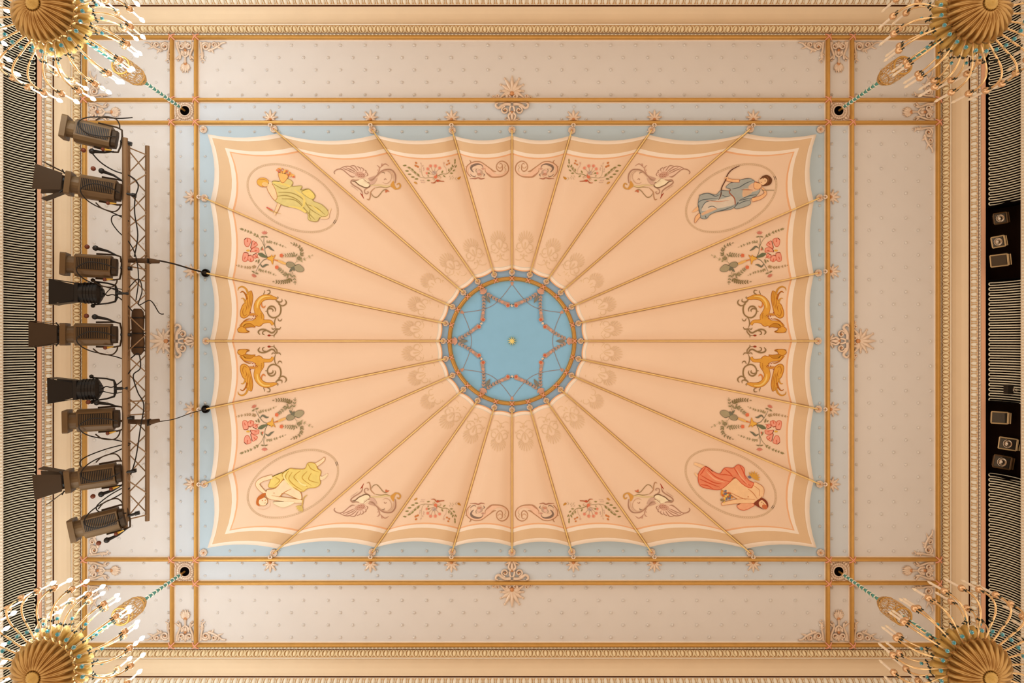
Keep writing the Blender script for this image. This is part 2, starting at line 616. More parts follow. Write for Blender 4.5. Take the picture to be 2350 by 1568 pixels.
def slat_mesh(sg):
    """one looped finger of the grille bent down the cove"""
    w = 0.0178
    path = []
    ths = [PI / 2 * (1 - k / 7) for k in range(8)]
    prof = [(XA + CA * math.sin(t), DA - CB * (1 - math.cos(t))) for t in ths]
    for x, d in prof[:-1]:
        path.append((sg * x, -w, CAMZ + d))
    for k in range(5):
        a = -PI / 2 + PI * k / 4
        path.append((sg * (XA + 0.018 - 0.018 * math.cos(a)), w * math.sin(a), CAMZ + DA))
    for x, d in reversed(prof[:-1]):
        path.append((sg * x, w, CAMZ + d))
    return MB().tube(path, 0.0085, 4).mesh('slat', [M['slat']], True)


WALL = {}
for side, sg in (('left', -1), ('right', 1)):
    b = MB()
    rows = []
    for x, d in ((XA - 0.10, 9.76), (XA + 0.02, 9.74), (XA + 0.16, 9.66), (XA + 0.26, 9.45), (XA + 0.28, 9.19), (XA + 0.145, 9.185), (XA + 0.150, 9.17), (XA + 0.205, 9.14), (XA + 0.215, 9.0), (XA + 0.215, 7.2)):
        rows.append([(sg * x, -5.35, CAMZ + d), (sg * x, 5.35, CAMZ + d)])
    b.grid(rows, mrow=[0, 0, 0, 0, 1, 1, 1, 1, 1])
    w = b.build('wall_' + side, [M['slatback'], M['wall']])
    tag(w, 'dark cove with cream looped air grille ' + SIDEWORD[side], kind='structure')
    WALL[side] = w
    me = slat_mesh(sg)
    gaps = [((472 - 784) / F * 9.46, (642 - 784) / F * 9.46), ((922 - 784) / F * 9.46, (1092 - 784) / F * 9.46)] if side == 'right' else []
    k = 0
    y = -4.86
    while y < 4.87:
        if not any(a < y < c for a, c in gaps):
            obj('slat', me, w, loc=(0, y, 0))
        y += 0.0690
    b = MB()
    for i in range(220):
        yy = -4.95 + i * 0.045
        for k2 in range(2):
            b.sphere((sg * (XA + 0.160 + 0.034 * k2), yy + 0.0225 * k2, CAMZ + 9.165 - 0.018 * k2), 0.016, 6, 4)
    o = b.build('bead_moulding', M['cream'], w, True)
    o['kind'] = 'stuff'
for side, sg in (('back', -1), ('front', 1)):
    yy = (Y1 + 112.5 - CY) / F * 9.76
    b = MB().grid([[(-7.0, sg * yy, CAMZ + 9.76), (7.0, sg * yy, CAMZ + 9.76)], [(-7.0, sg * (yy + 0.05), CAMZ + 9.5), (7.0, sg * (yy + 0.05), CAMZ + 9.5)],
                   [(-7.0, sg * (yy + 0.08), CAMZ + 7.2), (7.0, sg * (yy + 0.08), CAMZ + 7.2)]])
    tag(b.build('wall_' + side, M['wall']), 'plain peach wall ' + SIDEWORD[side], kind='structure')

# ------------------------------------------------------------------ stucco ornaments on the ceiling
def side_tf(side, x0, y0):
    return {'top': lambda v, u: (x0 + v, y0 - u), 'bottom': lambda v, u: (x0 + v, y0 + u),
            'left': lambda v, u: (x0 - u, y0 + v), 'right': lambda v, u: (x0 + u, y0 + v)}[side]


OM = [M['orn'], M['orncore']]


def big_ornament(side, x0, y0, where):
    e = empty('stucco_palmette_ornament', P(x0, y0, DC), 'large pale gilt palmette with scrolls on the batten ' + where, 'ornament', 'large palmettes in the middle of the four sides')
    tf = side_tf(side, x0, y0)
    r = Relief(tf)
    r.fan(0, 17, PI / 2, 9, 1.5, 41, 20, 8.6, 0.03, curl=0.35)
    r.build('palmette', OM, e, True)
    for sg in (-1, 1):
        r = Relief(tf)
        r.rtube([(sg * 5, 19), (sg * 12, 19), (sg * 20, 13), (sg * 27, 6), (sg * 34, 6)], (3.0, 2.2), 0.02)
        r.volute(sg * 33, 9.5, 5, 1.3, -PI / 2, sg, 2.0)
        r.volute(sg * 42, 8, 3.6, 1.2, PI, sg, 1.7)
        r.volute(sg * 8, 10, 6, 1.5, PI / 2, -sg, 2.2)
        r.build('upper_scroll', OM, e, True)
        r = Relief(tf)
        r.rtube([(sg * 3, -9), (sg * 12, -8), (sg * 22, -11), (sg * 30, -17), (sg * 36, -14), (sg * 37, -8), (sg * 33, -6)], (4.1, 2.7), 0.025)
        r.rtube([(sg * 2, -12), (sg * 5, -18), (sg * 6, -26)], (2.7, 2.7), 0.02)
        r.volute(sg * 16, -22, 9, 1.3, PI / 2, -sg, 2.6)
        r.build('lower_scroll', OM, e, True)
    r = Relief(tf)
    r.petal(0, -27, -PI / 2, 22, 9, 0.04)
    for sg in (-1, 1):
        r.rtube([(sg * 3, -27), (sg * 8, -34), (sg * 6, -42), (sg * 3, -50)], (3.0, 2.4), 0.02)
        r.petal(sg * 3, -50, PI / 2 + sg * -0.75, 17, 6, 0.035, bend=-0.3 * sg)
        r.dome(sg * 14, -39, 2.2, 0.03)
    r.dome(0, -26, 3, 0.05, 1)
    r.build('calyx', OM, e, True)


big_ornament('top', 1175, 231, 'at the top of the ceiling')
big_ornament('bottom', 1175, 1337, 'at the bottom of the ceiling')
big_ornament('left', 397, 783, 'behind the truss on the left')
big_ornament('right', 1953, 783, 'at the right of the ceiling')


def corner_ornament(side, x0, y0, where):
    """scrollwork that springs from the outer frame between a pair of battens; u points into the ceiling"""
    e = empty('stucco_scroll_bracket', P(x0, y0, DC), 'pale gilt scrollwork springing from the frame ' + where, 'ornament', 'scroll brackets where batten pairs meet the frame')
    tf0 = side_tf(side, x0, y0)
    tf = lambda v, u: tf0(v, -u)
    r = Relief(tf)
    for sg in (-1, 1):
        r.volute(sg * 9, 13, 7.5, 1.4, -PI / 2, -sg, 2.6)
        r.rtube([(sg * 19, 4), (sg * 18, 16), (sg * 14, 26), (sg * 11, 36), (sg * 13, 44)], (3.2, 2.4), 0.02)
        r.petal(sg * 13, 34, PI / 2 + sg * -0.5, 16, 6, 0.035, bend=-0.5 * sg)
        r.rtube([(sg * 8, 24), (sg * 8, 31), (sg * 3, 36), (0, 38)], (2.4, 1.9), 0.02)
        r.dome(sg * 16, 46, 3, 0.03)
    r.dome(0, 22, 4, 0.05, 1)
    r.petal(0, 1, PI / 2, 17, 8, 0.03)
    for sg in (-1, 1):
        r.petal(sg * 15, 1, PI / 2 - sg * 0.15, 15, 6, 0.03)
        r.petal(sg * 9, 22, PI / 2 + sg * 0.5, 13, 6, 0.03)
    r.petal(0, 20, PI / 2, 16, 8, 0.035)
    r.build('centre_scroll', OM, e, True)
    r = Relief(tf)
    r.rtube([(0, 38), (0, 46), (0, 53)], (2.2, 3.2), 0.02)
    r.fan(0, 53, PI / 2, 7, 1.15, 22, 14, 6.5, 0.03, curl=-0.35)
    r.build('pendant_palmette', OM, e, True)
    for sg in (-1, 1):
        r = Relief(tf)
        r.volute(sg * 47, 14, 10, 1.6, 0 if sg < 0 else PI, sg, 2.9)
        r.volute(sg * 66, 10, 7, 1.4, PI / 2, -sg, 2.5)
        r.rtube([(sg * 36, 4), (sg * 37, 18), (sg * 39, 30), (sg * 37, 42)], (3.0, 2.2), 0.02)
        r.petal(sg * 38, 28, PI / 2 - sg * 0.25, 20, 7, 0.04, bend=0.4 * sg)
        r.petal(sg * 37, 40, PI / 2 - sg * 0.9, 12, 5, 0.03)
        r.rtube([(sg * 52, 23), (sg * 62, 20), (sg * 74, 14), (sg * 84, 6), (sg * 93, 5)], (3.0, 1.9), 0.02)
        r.petal(sg * 72, 14, 0.35 if sg > 0 else PI - 0.35, 16, 5, 0.03)
        r.dome(sg * 57, 25, 2.6, 0.03)
        r.dome(sg * 92, 5, 2.2, 0.025)
        r.petal(sg * 56, 4, PI / 2, 16, 7, 0.03)
        r.petal(sg * 42, 27, PI / 2 + sg * 0.9, 13, 6, 0.03)
        r.petal(sg * 60, 20, PI / 2 - sg * 0.5, 11, 6, 0.03)
        r.petal(sg * 38, 4, PI / 2, 12, 6, 0.03)
        r.petal(sg * 75, 3, PI / 2 - sg * 0.4, 10, 5, 0.03)
        r.dome(sg * 40, 50, 2.4, 0.03)
        r.build('wing_scroll', OM, e, True)


for x, wx in ((425, 'left'), (1925, 'right')):
    corner_ornament('top', x, 93, 'at the top, by the %s chandelier' % wx)
    corner_ornament('bottom', x, 1474, 'at the bottom, by the %s chandelier' % wx)
for y, wy in ((257, 'upper'), (1310, 'lower')):
    corner_ornament('left', 202, y, 'at the left, by the %s lit chandelier' % wy)
    corner_ornament('right', 2145, y, 'at the right, by the %s unlit chandelier' % wy)

# square roses with the holes the chandelier chains come out of
HOOK = {'tl': (424, 254), 'tr': (1925, 254), 'bl': (424, 1312), 'br': (1925, 1312)}
for key, (x, y) in HOOK.items():
    w = {'tl': 'upper lit', 'bl': 'lower lit', 'tr': 'upper unlit', 'br': 'lower unlit'}[key]
    e = empty('ceiling_rose', P(x, y, DC), 'square stucco rose round the chain hole of the %s chandelier' % w, 'ceiling rose', 'square roses above the chandeliers')
    r = Relief(lambda a, c, x=x, y=y: (x + a, y + c))
    n_ = 28
    rows = []
    for rad, h in ((10.5, -0.004), (10.5, 0.045), (12, 0.055), (13.5, 0.045), (14.5, 0.02), (17, 0.03), (19, 0.028), (20, 0.012), (22, 0.006)):
        rows.append([r.pt(rad * math.cos(2 * PI * i / n_), rad * math.sin(2 * PI * i / n_), h) for i in range(n_)])
    r.grid(rows, 0, closed=True)
    r.build('ring', OM, e, True)
    r = Relief(lambda a, c, x=x, y=y: (x + a, y + c))
    for i in range(20):
        r.dome(16 * math.cos(2 * PI * i / 20), 16 * math.sin(2 * PI * i / 20), 1.9, 0.045, 0, 6)
    for i in range(24):
        r.dome(20.5 * math.cos(2 * PI * i / 24), 20.5 * math.sin(2 * PI * i / 24), 1.8, 0.03, 0, 6)
    for sx in (-1, 1):
        for sy in (-1, 1):
            r.petal(sx * 14, sy * 14, math.atan2(sy, sx), 11, 8, 0.03)
            r.petal(sx * 20, sy * 9, math.atan2(sy * 0.7, sx * 0.3), 11, 5, 0.025)
            r.petal(sx * 9, sy * 20, math.atan2(sy * 0.3, sx * 0.7), 11, 5, 0.025)
    r.build('beading', OM, e, True)
    r = Relief(lambda a, c, x=x, y=y: (x + a, y + c))
    r.grid([[r.pt(-24, -24, 0.006), r.pt(24, -24, 0.006)], [r.pt(-24, 24, 0.006), r.pt(24, 24, 0.006)]])
    r.build('plate', OM, e)
    r = Relief(lambda a, c, x=x, y=y: (x + a, y + c))
    r.grid([[r.pt(10.6 * math.cos(2 * PI * i / 20), 10.6 * math.sin(2 * PI * i / 20), 0.008) for i in range(20)], [r.pt(0.1 * math.cos(2 * PI * i / 20), 0.1 * math.sin(2 * PI * i / 20), 0.008) for i in range(20)]], closed=True)
    r.build('hole', M['black'], e)

# ------------------------------------------------------------------ painted canopy: 24 gores, gilt rods, rosettes
CANOPY_AT = P(MXC, MYC, DC - 0.06)
canopy = empty('painted_canopy', CANOPY_AT, 'peach tent-like canopy painted with figures, beasts and flowers between gilt rods', 'canopy')
QR = [(1175, 299), (1038, 300), (855, 299), (629, 297), (470, 455), (473, 627), (474, 783)]      # rosettes at the outer rod ends
QE = [(1175, 311), (1041, 311), (862, 309), (638, 306), (482, 463), (482, 631), (481, 783)]      # canopy edge at the rods
QC = (476, 308)
QDIP = [11.5, 13, 16, (9, 13), 9.5, 10.5]
fx = lambda p: (2 * MXC - p[0], p[1])
fy = lambda p: (p[0], 2 * MYC - p[1])


def ring_list(q):
    a = list(q)
    b_ = [fy(p) for p in reversed(q[:-1])]          # 7..12
    left = a + b_
    right = [fx(p) for p in reversed(left[1:-1])]   # 13..23
    return left + right


ROS, EDG = ring_list(QR), ring_list(QE)
INR = []
for k in range(24):
    a = k * PI / 12
    INR.append((MXC - 157.5 * math.sin(a), MYC - 157.5 * math.cos(a)))


def on_rod(k, R):
    """point of rod k at distance R from the centre"""
    k %= 24
    a, b_ = INR[k], EDG[k]
    t = (R - 157.5) / (math.hypot(b_[0] - MXC, b_[1] - MYC) - 157.5)
    return (a[0] + (b_[0] - a[0]) * t, a[1] + (b_[1] - a[1]) * t)


def rod_dist(k, x, y):
    k %= 24
    a, b_ = INR[k], EDG[k]
    dx, dy = b_[0] - a[0], b_[1] - a[1]
    return abs((x - a[0]) * dy - (y - a[1]) * dx) / math.hypot(dx, dy)


DM, GROOVE = 9.865, 0.115


def surf(x, y, k):
    ra, rb = rod_dist(k, x, y), rod_dist(k + 1, x, y)
    gw = min(34.0, 0.40 * (ra + rb))
    r = min(ra, rb)
    t = min(1.0, max(0.0, (math.hypot(x - MXC, y - MYC) - 165) / 130))
    sag = t * t * (3 - 2 * t)                       # the cloth hangs lower away from the ring
    d = 9.955 + (DM - 9.955) * sag
    if r >= gw:
        return d
    return d + (DM + GROOVE - d) * (1 - r / gw) ** 2


def gore_kind(k):
    """index in the upper left quadrant, and the mirror that maps that quadrant onto gore k"""
    if k < 6:
        return k, lambda p: p
    if k < 12:
        return 11 - k, fy
    if k < 18:
        return k - 12, lambda p: fx(fy(p))
    return 23 - k, fx


def lerp2(a, b_, t):
    return (a[0] + (b_[0] - a[0]) * t, a[1] + (b_[1] - a[1]) * t)


SS = [0, 0.012, 0.03, 0.055, 0.085, 0.12, 0.17, 0.24, 0.32, 0.41]
SS = SS + [0.5] + [1 - q for q in reversed(SS)]
BAND = [(0, 0), (8.5, 3), (9.8, 1), (31.5, 0), (38.5, 0), (39.8, 2), (43.2, 4)]      # offset, material of the band that starts here
GM = [M['edge'], M['tan'], M['orange'], mat('umber_line_paint', A(214, 168, 122), 0.85), M['field'], mat('grey_line_paint', A(214, 190, 160), 0.85)]


def gore_mesh(k):
    q, mir = gore_kind(k)
    # work in the upper left quadrant, between rod q and q+1
    E0, E1 = QE[q], QE[q + 1]
    d0 = (on_rod(q, 300)[0] - on_rod(q, 500)[0], on_rod(q, 300)[1] - on_rod(q, 500)[1])
    d1 = (on_rod(q + 1, 300)[0] - on_rod(q + 1, 500)[0], on_rod(q + 1, 300)[1] - on_rod(q + 1, 500)[1])
    hx = 1.27

    def top(d):
        return (d[0] / d[1], 1.0)

    def lef(d):
        return (hx, d[1] / d[0] * hx)
    cols = []
    for s in SS:
        if q == 3:
            if s <= 0.5:
                u = s * 2
                base = lerp2(E0, QC, u)
                base = (base[0], base[1] + QDIP[3][0] * 4 * u * (1 - u))
                dr = lerp2(top(d0), (hx, 1.0), u)
            else:
                u = s * 2 - 1
                base = lerp2(QC, E1, u)
                base = (base[0] + QDIP[3][1] * 4 * u * (1 - u), base[1])
                dr = lerp2((hx, 1.0), lef(d1), u)
        else:
            base = lerp2(E0, E1, s)
            if q < 3:
                base = (base[0], base[1] + QDIP[q] * 4 * s * (1 - s))
                dr = lerp2(top(d0), top(d1), s)
            else:
                base = (base[0] + QDIP[q] * 4 * s * (1 - s), base[1])
                dr = lerp2(lef(d0), lef(d1), s)
        ang = (q + s) * PI / 12
        Ri = 166.5 - 5.0 * 4 * s * (1 - s)
        if s in (0, 1):
            inn = lambda R, kk=q + int(s): on_rod(kk, R)
        else:
            def inn(R, s=s):
                a, b_ = on_rod(q, R + 5 * 4 * s * (1 - s)), on_rod(q + 1, R + 5 * 4 * s * (1 - s))
                c = lerp2(a, b_, s)
                rr = math.hypot(c[0] - MXC, c[1] - MYC)
                return (MXC + (c[0] - MXC) * R / rr, MYC + (c[1] - MYC) * R / rr)
        col = [(base, 'skirt')] + [((base[0] + dr[0] * e, base[1] + dr[1] * e), None) for e, _ in BAND]
        st = col[-1][0]
        en = inn(Ri + 10)
        for t in range(1, 9):
            col.append((lerp2(st, en, t / 9), None))
        for e in (10, 8.6, 2.8, 0):
            col.append((inn(Ri + e), None))
        col.append((inn(Ri), 'skirt'))
        cols.append(col)
    rows = []
    nrow = len(cols[0])
    for i in range(nrow):
        row = []
        for c in cols:
            p, fl = c[i]
            pm = mir(p)
            d = 10.0 if fl else surf(pm[0], pm[1], k)
            row.append(P(pm[0], pm[1], d))
        rows.append(row)
    mr = [1] + [m for _, m in BAND] + [4] * 8 + [5, 0, 2, 2]
    return MB().grid(rows, mrow=mr[:nrow - 1])


GORES = []
for k in range(24):
    GORES.append(gore_mesh(k).build('gore', GM, canopy, True))

# rods
for k in range(24):
    a, b_ = INR[k], ROS[k]
    MB().tube([P(a[0], a[1], 9.955), P(b_[0], b_[1], 9.955)], 0.0100, 8).build('rod', M['rod'], canopy, True)


def place(name, me, parent, wp, rz=0.0):
    o = obj(name, me, parent)
    o.location = Vector(wp) - (parent.location if parent.parent is None else Vector((0, 0, 0)))
    o.rotation_euler = (0, 0, rz)
    return o


def rosette_mesh(r, core):
    b = MB()
    n_ = 24
    b.lathe([(r * 1.0, 0.0), (r * 1.0, -r * 0.45), (r * 0.86, -r * 0.62), (r * 0.70, -r * 0.50), (r * 0.40, -r * 0.42), (r * 0.30, -r * 0.42)], n_,
            fn=lambda a, q, z: (q * (1 + (0.07 * math.cos(8 * a) if q > r * 0.8 else 0)), z), m=0)
    for i in range(8):
        a = 2 * PI * i / 8
        b.sphere((r * 0.60 * math.cos(a), r * 0.60 * math.sin(a), -r * 0.50), r * 0.19, 6, 4, 0)
    b.sphere((0, 0, -r * 0.46), r * 0.30, 8, 5, 1)
    return b.mesh('rosette', [M['orn'], core], True)


ROSETTE = rosette_mesh(0.052, M['orncore'])
ROSETTE_S = rosette_mesh(0.043, M['orncore'])
PORT = {5: 1, 7: 1}
for k in range(24):
    if k in PORT:
        continue
    place('rosette', ROSETTE, canopy, P(*ROS[k], DC - 0.005), k * 0.3)
for p in (QC, fx(QC), fy(QC), fx(fy(QC))):
    q = (p[0] + (-8 if p[0] < MXC else 8), p[1] + (-10 if p[1] < MYC else 10))
    place('rosette', ROSETTE, canopy, P(q[0], q[1], DC - 0.005))
for k in range(24):
    place('rosette', ROSETTE_S, canopy, P(*INR[k], DC - 0.005), k * 0.26)
    a = k * PI / 12
    c1 = (MXC - 151 * math.sin(a), MYC - 151 * math.cos(a))
for (x, y) in SMALL_PALM:
    side = 'top' if y < 300 else 'bottom' if y > 1270 else 'left' if x < 500 else 'right'
    line = {'top': (x, 283), 'bottom': (x, 1283), 'left': (452, y), 'right': (1898, y)}[side]
    r = Relief(side_tf(side, *line))
    r.fan(0, 9, PI / 2, 7, 1.55, 23, 12, 6.2, 0.03, curl=0.3)
    r.rtube([(-5, 4), (0, 1), (4, -4), (1, -8)], (2.0, 1.6), 0.05)
    r.rtube([(5, 4), (0, 1), (-4, -4), (-1, -8)], (2.0, 1.6), 0.05)
    r.dome(0, 9, 3.4, 0.055, 1)
    r.build('palmette', OM, canopy, True)

# black ports in the canopy edge for the two truss cables
for k in PORT:
    e = empty('cable_port', P(*ROS[k], DC), 'round black cable port at the canopy edge, ' + ('upper' if k == 5 else 'lower') + ' of two beside the truss', 'cable port', 'black cable ports')
    b = MB().lathe([(0.058, 0), (0.058, -0.03), (0.05, -0.045), (0.044, -0.03), (0.03, -0.01), (0.001, -0.008)], 20, tuple(P(*ROS[k], DC)))
    b.build('sleeve', M['lampblack'], e, True)
    b = MB().lathe([(0.030, -0.012), (0.028, -0.05), (0.02, -0.055), (0.001, -0.055)], 14, tuple(P(*ROS[k], DC)))
    b.build('plug', M['cable'], e, True)

# ------------------------------------------------------------------ central medallion
med = empty('ceiling_medallion', P(MXC, MYC, DC - 0.06), 'round sky blue medallion with painted garland star inside a gilt ring', 'medallion')
U = DC / F


def disc(R0, R1, d, n_=72):
    return MB().grid([[P(MXC + R * math.cos(2 * PI * i / n_), MYC + R * math.sin(2 * PI * i / n_), d) for i in range(n_)] for R in (R0, R1)], closed=True)


disc(0.05, 141, 9.992).build('disc', M['blue'], med, False)
disc(141, 166, 9.996).build('surround', M['annulus'], med, False)
MB().lathe([((143 + 5.2 * math.cos(t)) * U, -8.5 * U * math.sin(t)) for t in [PI * i / 8 for i in range(9)]], 96, tuple(P(MXC, MYC, 9.996))).build('gilt_ring', M['gold'], med, True)
for k in range(24):
    a = k * PI / 12
    place('ribbon_tie', TIE, med, P(MXC - 143 * math.sin(a), MYC - 143 * math.cos(a), 9.985), -a).scale = (0.7, 0.7, 0.8)
    r = Relief()
    r.dome(MXC - 150.5 * math.sin(a), MYC - 150.5 * math.cos(a), 2.6, 0.04, 0)
    r.build('stud', OM, med, True)
r = Relief()
n_ = 20
vs = [P(MXC + (10.5 if i % 2 == 0 else 4.0) * math.cos(PI * i / 10 + 0.15), MYC + (10.5 if i % 2 == 0 else 4.0) * math.sin(PI * i / 10 + 0.15), 9.965) for i in range(n_)]
vb = [P(MXC + (10.5 if i % 2 == 0 else 4.0) * math.cos(PI * i / 10 + 0.15), MYC + (10.5 if i % 2 == 0 else 4.0) * math.sin(PI * i / 10 + 0.15), 9.99) for i in range(n_)]
r.add(vs + vb + [P(MXC, MYC, 9.955)], [(i, (i + 1) % n_, 2 * n_) for i in range(n_)] + [(i, (i + 1) % n_, n_ + (i + 1) % n_, n_ + i) for i in range(n_)])
r.build('star', M['brightgold'], med)

# ------------------------------------------------------------------ paintings on the canopy
class Paint:
    """flat brushwork in survey pixels; every stroke is a thin layer of paint on the surface"""
    def __init__(s, ox=0, oy=0, sc=1.0):
        s.T = (ox, oy, sc)
        s.sh = []

    def _p(s, p):
        return (s.T[0] + p[0] / s.T[2], s.T[1] + p[1] / s.T[2])

    def stroke(s, pts, w, col, sub=5):
        """polyline; w is a width, a (start, end) pair or one width per point"""
        n = len(pts)
        if not hasattr(w, '__len__'):
            w = [w * 0.6] + [w] * (n - 2) + [w * 0.35] if n > 2 else [w, w]
        elif len(w) != n:
            w = [w[0] + (w[1] - w[0]) * i / (n - 1) for i in range(n)]
        q = catmull([s._p(p) + (ww / s.T[2],) for p, ww in zip(pts, w)], sub)
        L, R = [], []
        for i, (x, y, ww) in enumerate(q):
            a, b_ = q[max(0, i - 1)], q[min(len(q) - 1, i + 1)]
            dx, dy = b_[0] - a[0], b_[1] - a[1]
            l = math.hypot(dx, dy) or 1
            ww = max(ww, 0.25) / 2
            L.append((x - dy / l * ww, y + dx / l * ww))
            R.append((x + dy / l * ww, y - dx / l * ww))
        s.sh.append(('strip', L, R, AP(*col)))
        return s

    def blob(s, pts, col, sub=4, edge=None, ew=10):
        s.sh.append(('poly', catmull([s._p(p) for p in pts], sub, True), None, AP(*col)))
        if edge:
            s.stroke(list(pts) + [pts[0], pts[1]], [ew] * (len(pts) + 2), edge, sub)
        return s

    def ell(s, x, y, a, b_, col, ang=0.0, n=12, edge=None, ew=8):
        c, d = math.cos(ang), math.sin(ang)
        pts = [(x + a * math.cos(2 * PI * i / n) * c - b_ * math.sin(2 * PI * i / n) * d, y + a * math.cos(2 * PI * i / n) * d + b_ * math.sin(2 * PI * i / n) * c) for i in range(n)]
        s.sh.append(('poly', [s._p(p) for p in pts], None, AP(*col)))
        if edge:
            s.stroke(pts + [pts[0], pts[1]], [ew] * (n + 2), edge, 1)
        return s

    def leaf(s, x, y, ang, ln, wd, col):
        c, d = math.cos(ang), math.sin(ang)
        pts = []
        for t, q in ((0, 0), (0.3, 0.45), (0.65, 0.42), (1, 0), (0.65, -0.42), (0.3, -0.45)):
            pts.append((x + ln * t * c - wd * q * d, y + ln * t * d + wd * q * c))
        s.sh.append(('poly', [s._p(p) for p in pts], None, AP(*col)))
        return s

    def sprig(s, path, n, ln, wd, col, stem=5, spread=0.8, skip=0.0, both=True):
        q = catmull(path, 8)
        s.stroke(path, (stem, stem * 0.6), col)
        for i in range(n):
            t = skip + (1 - skip) * (i + 0.5) / n
            j = int(t * (len(q) - 2))
            x, y = q[j]
            a = math.atan2(q[j + 1][1] - y, q[j + 1][0] - x)
            f = 1 - 0.35 * t
            ln2, wd2 = ln * 1.12, wd * 1.3
            s.leaf(x, y, a + spread, ln2 * f, wd2 * f, col)
            if both:
                s.leaf(x, y, a - spread, ln2 * f, wd2 * f, col)
        s.leaf(q[-1][0], q[-1][1], math.atan2(q[-1][1] - q[-3][1], q[-1][0] - q[-3][0]), ln * 0.7, wd * 0.7, col)
        return s

    def emit(s, name, parent, depth, mir=lambda p: p):
        b = MB()
        b.c = []
        for i, (kind, p, q, col) in enumerate(s.sh):
            e = 0.0030 + 0.00006 * i
            if kind == 'strip':
                rows = [[mir(x) for x in p], [mir(x) for x in q]]
                b.grid([[P(x, y, depth(x, y) - e) for x, y in r] for r in rows])
                b.c += [col] * (len(p) + len(q))
            else:
                pp = [mir(x) for x in p]
                tr = tessellate_polygon([[Vector((x, y, 0)) for x, y in pp]])
                b.add([P(x, y, depth(x, y) - e) for x, y in pp], [tuple(t) for t in tr])
                b.c += [col] * len(pp)
        return b.build(name, MATS['paint'], parent, False, world=True)


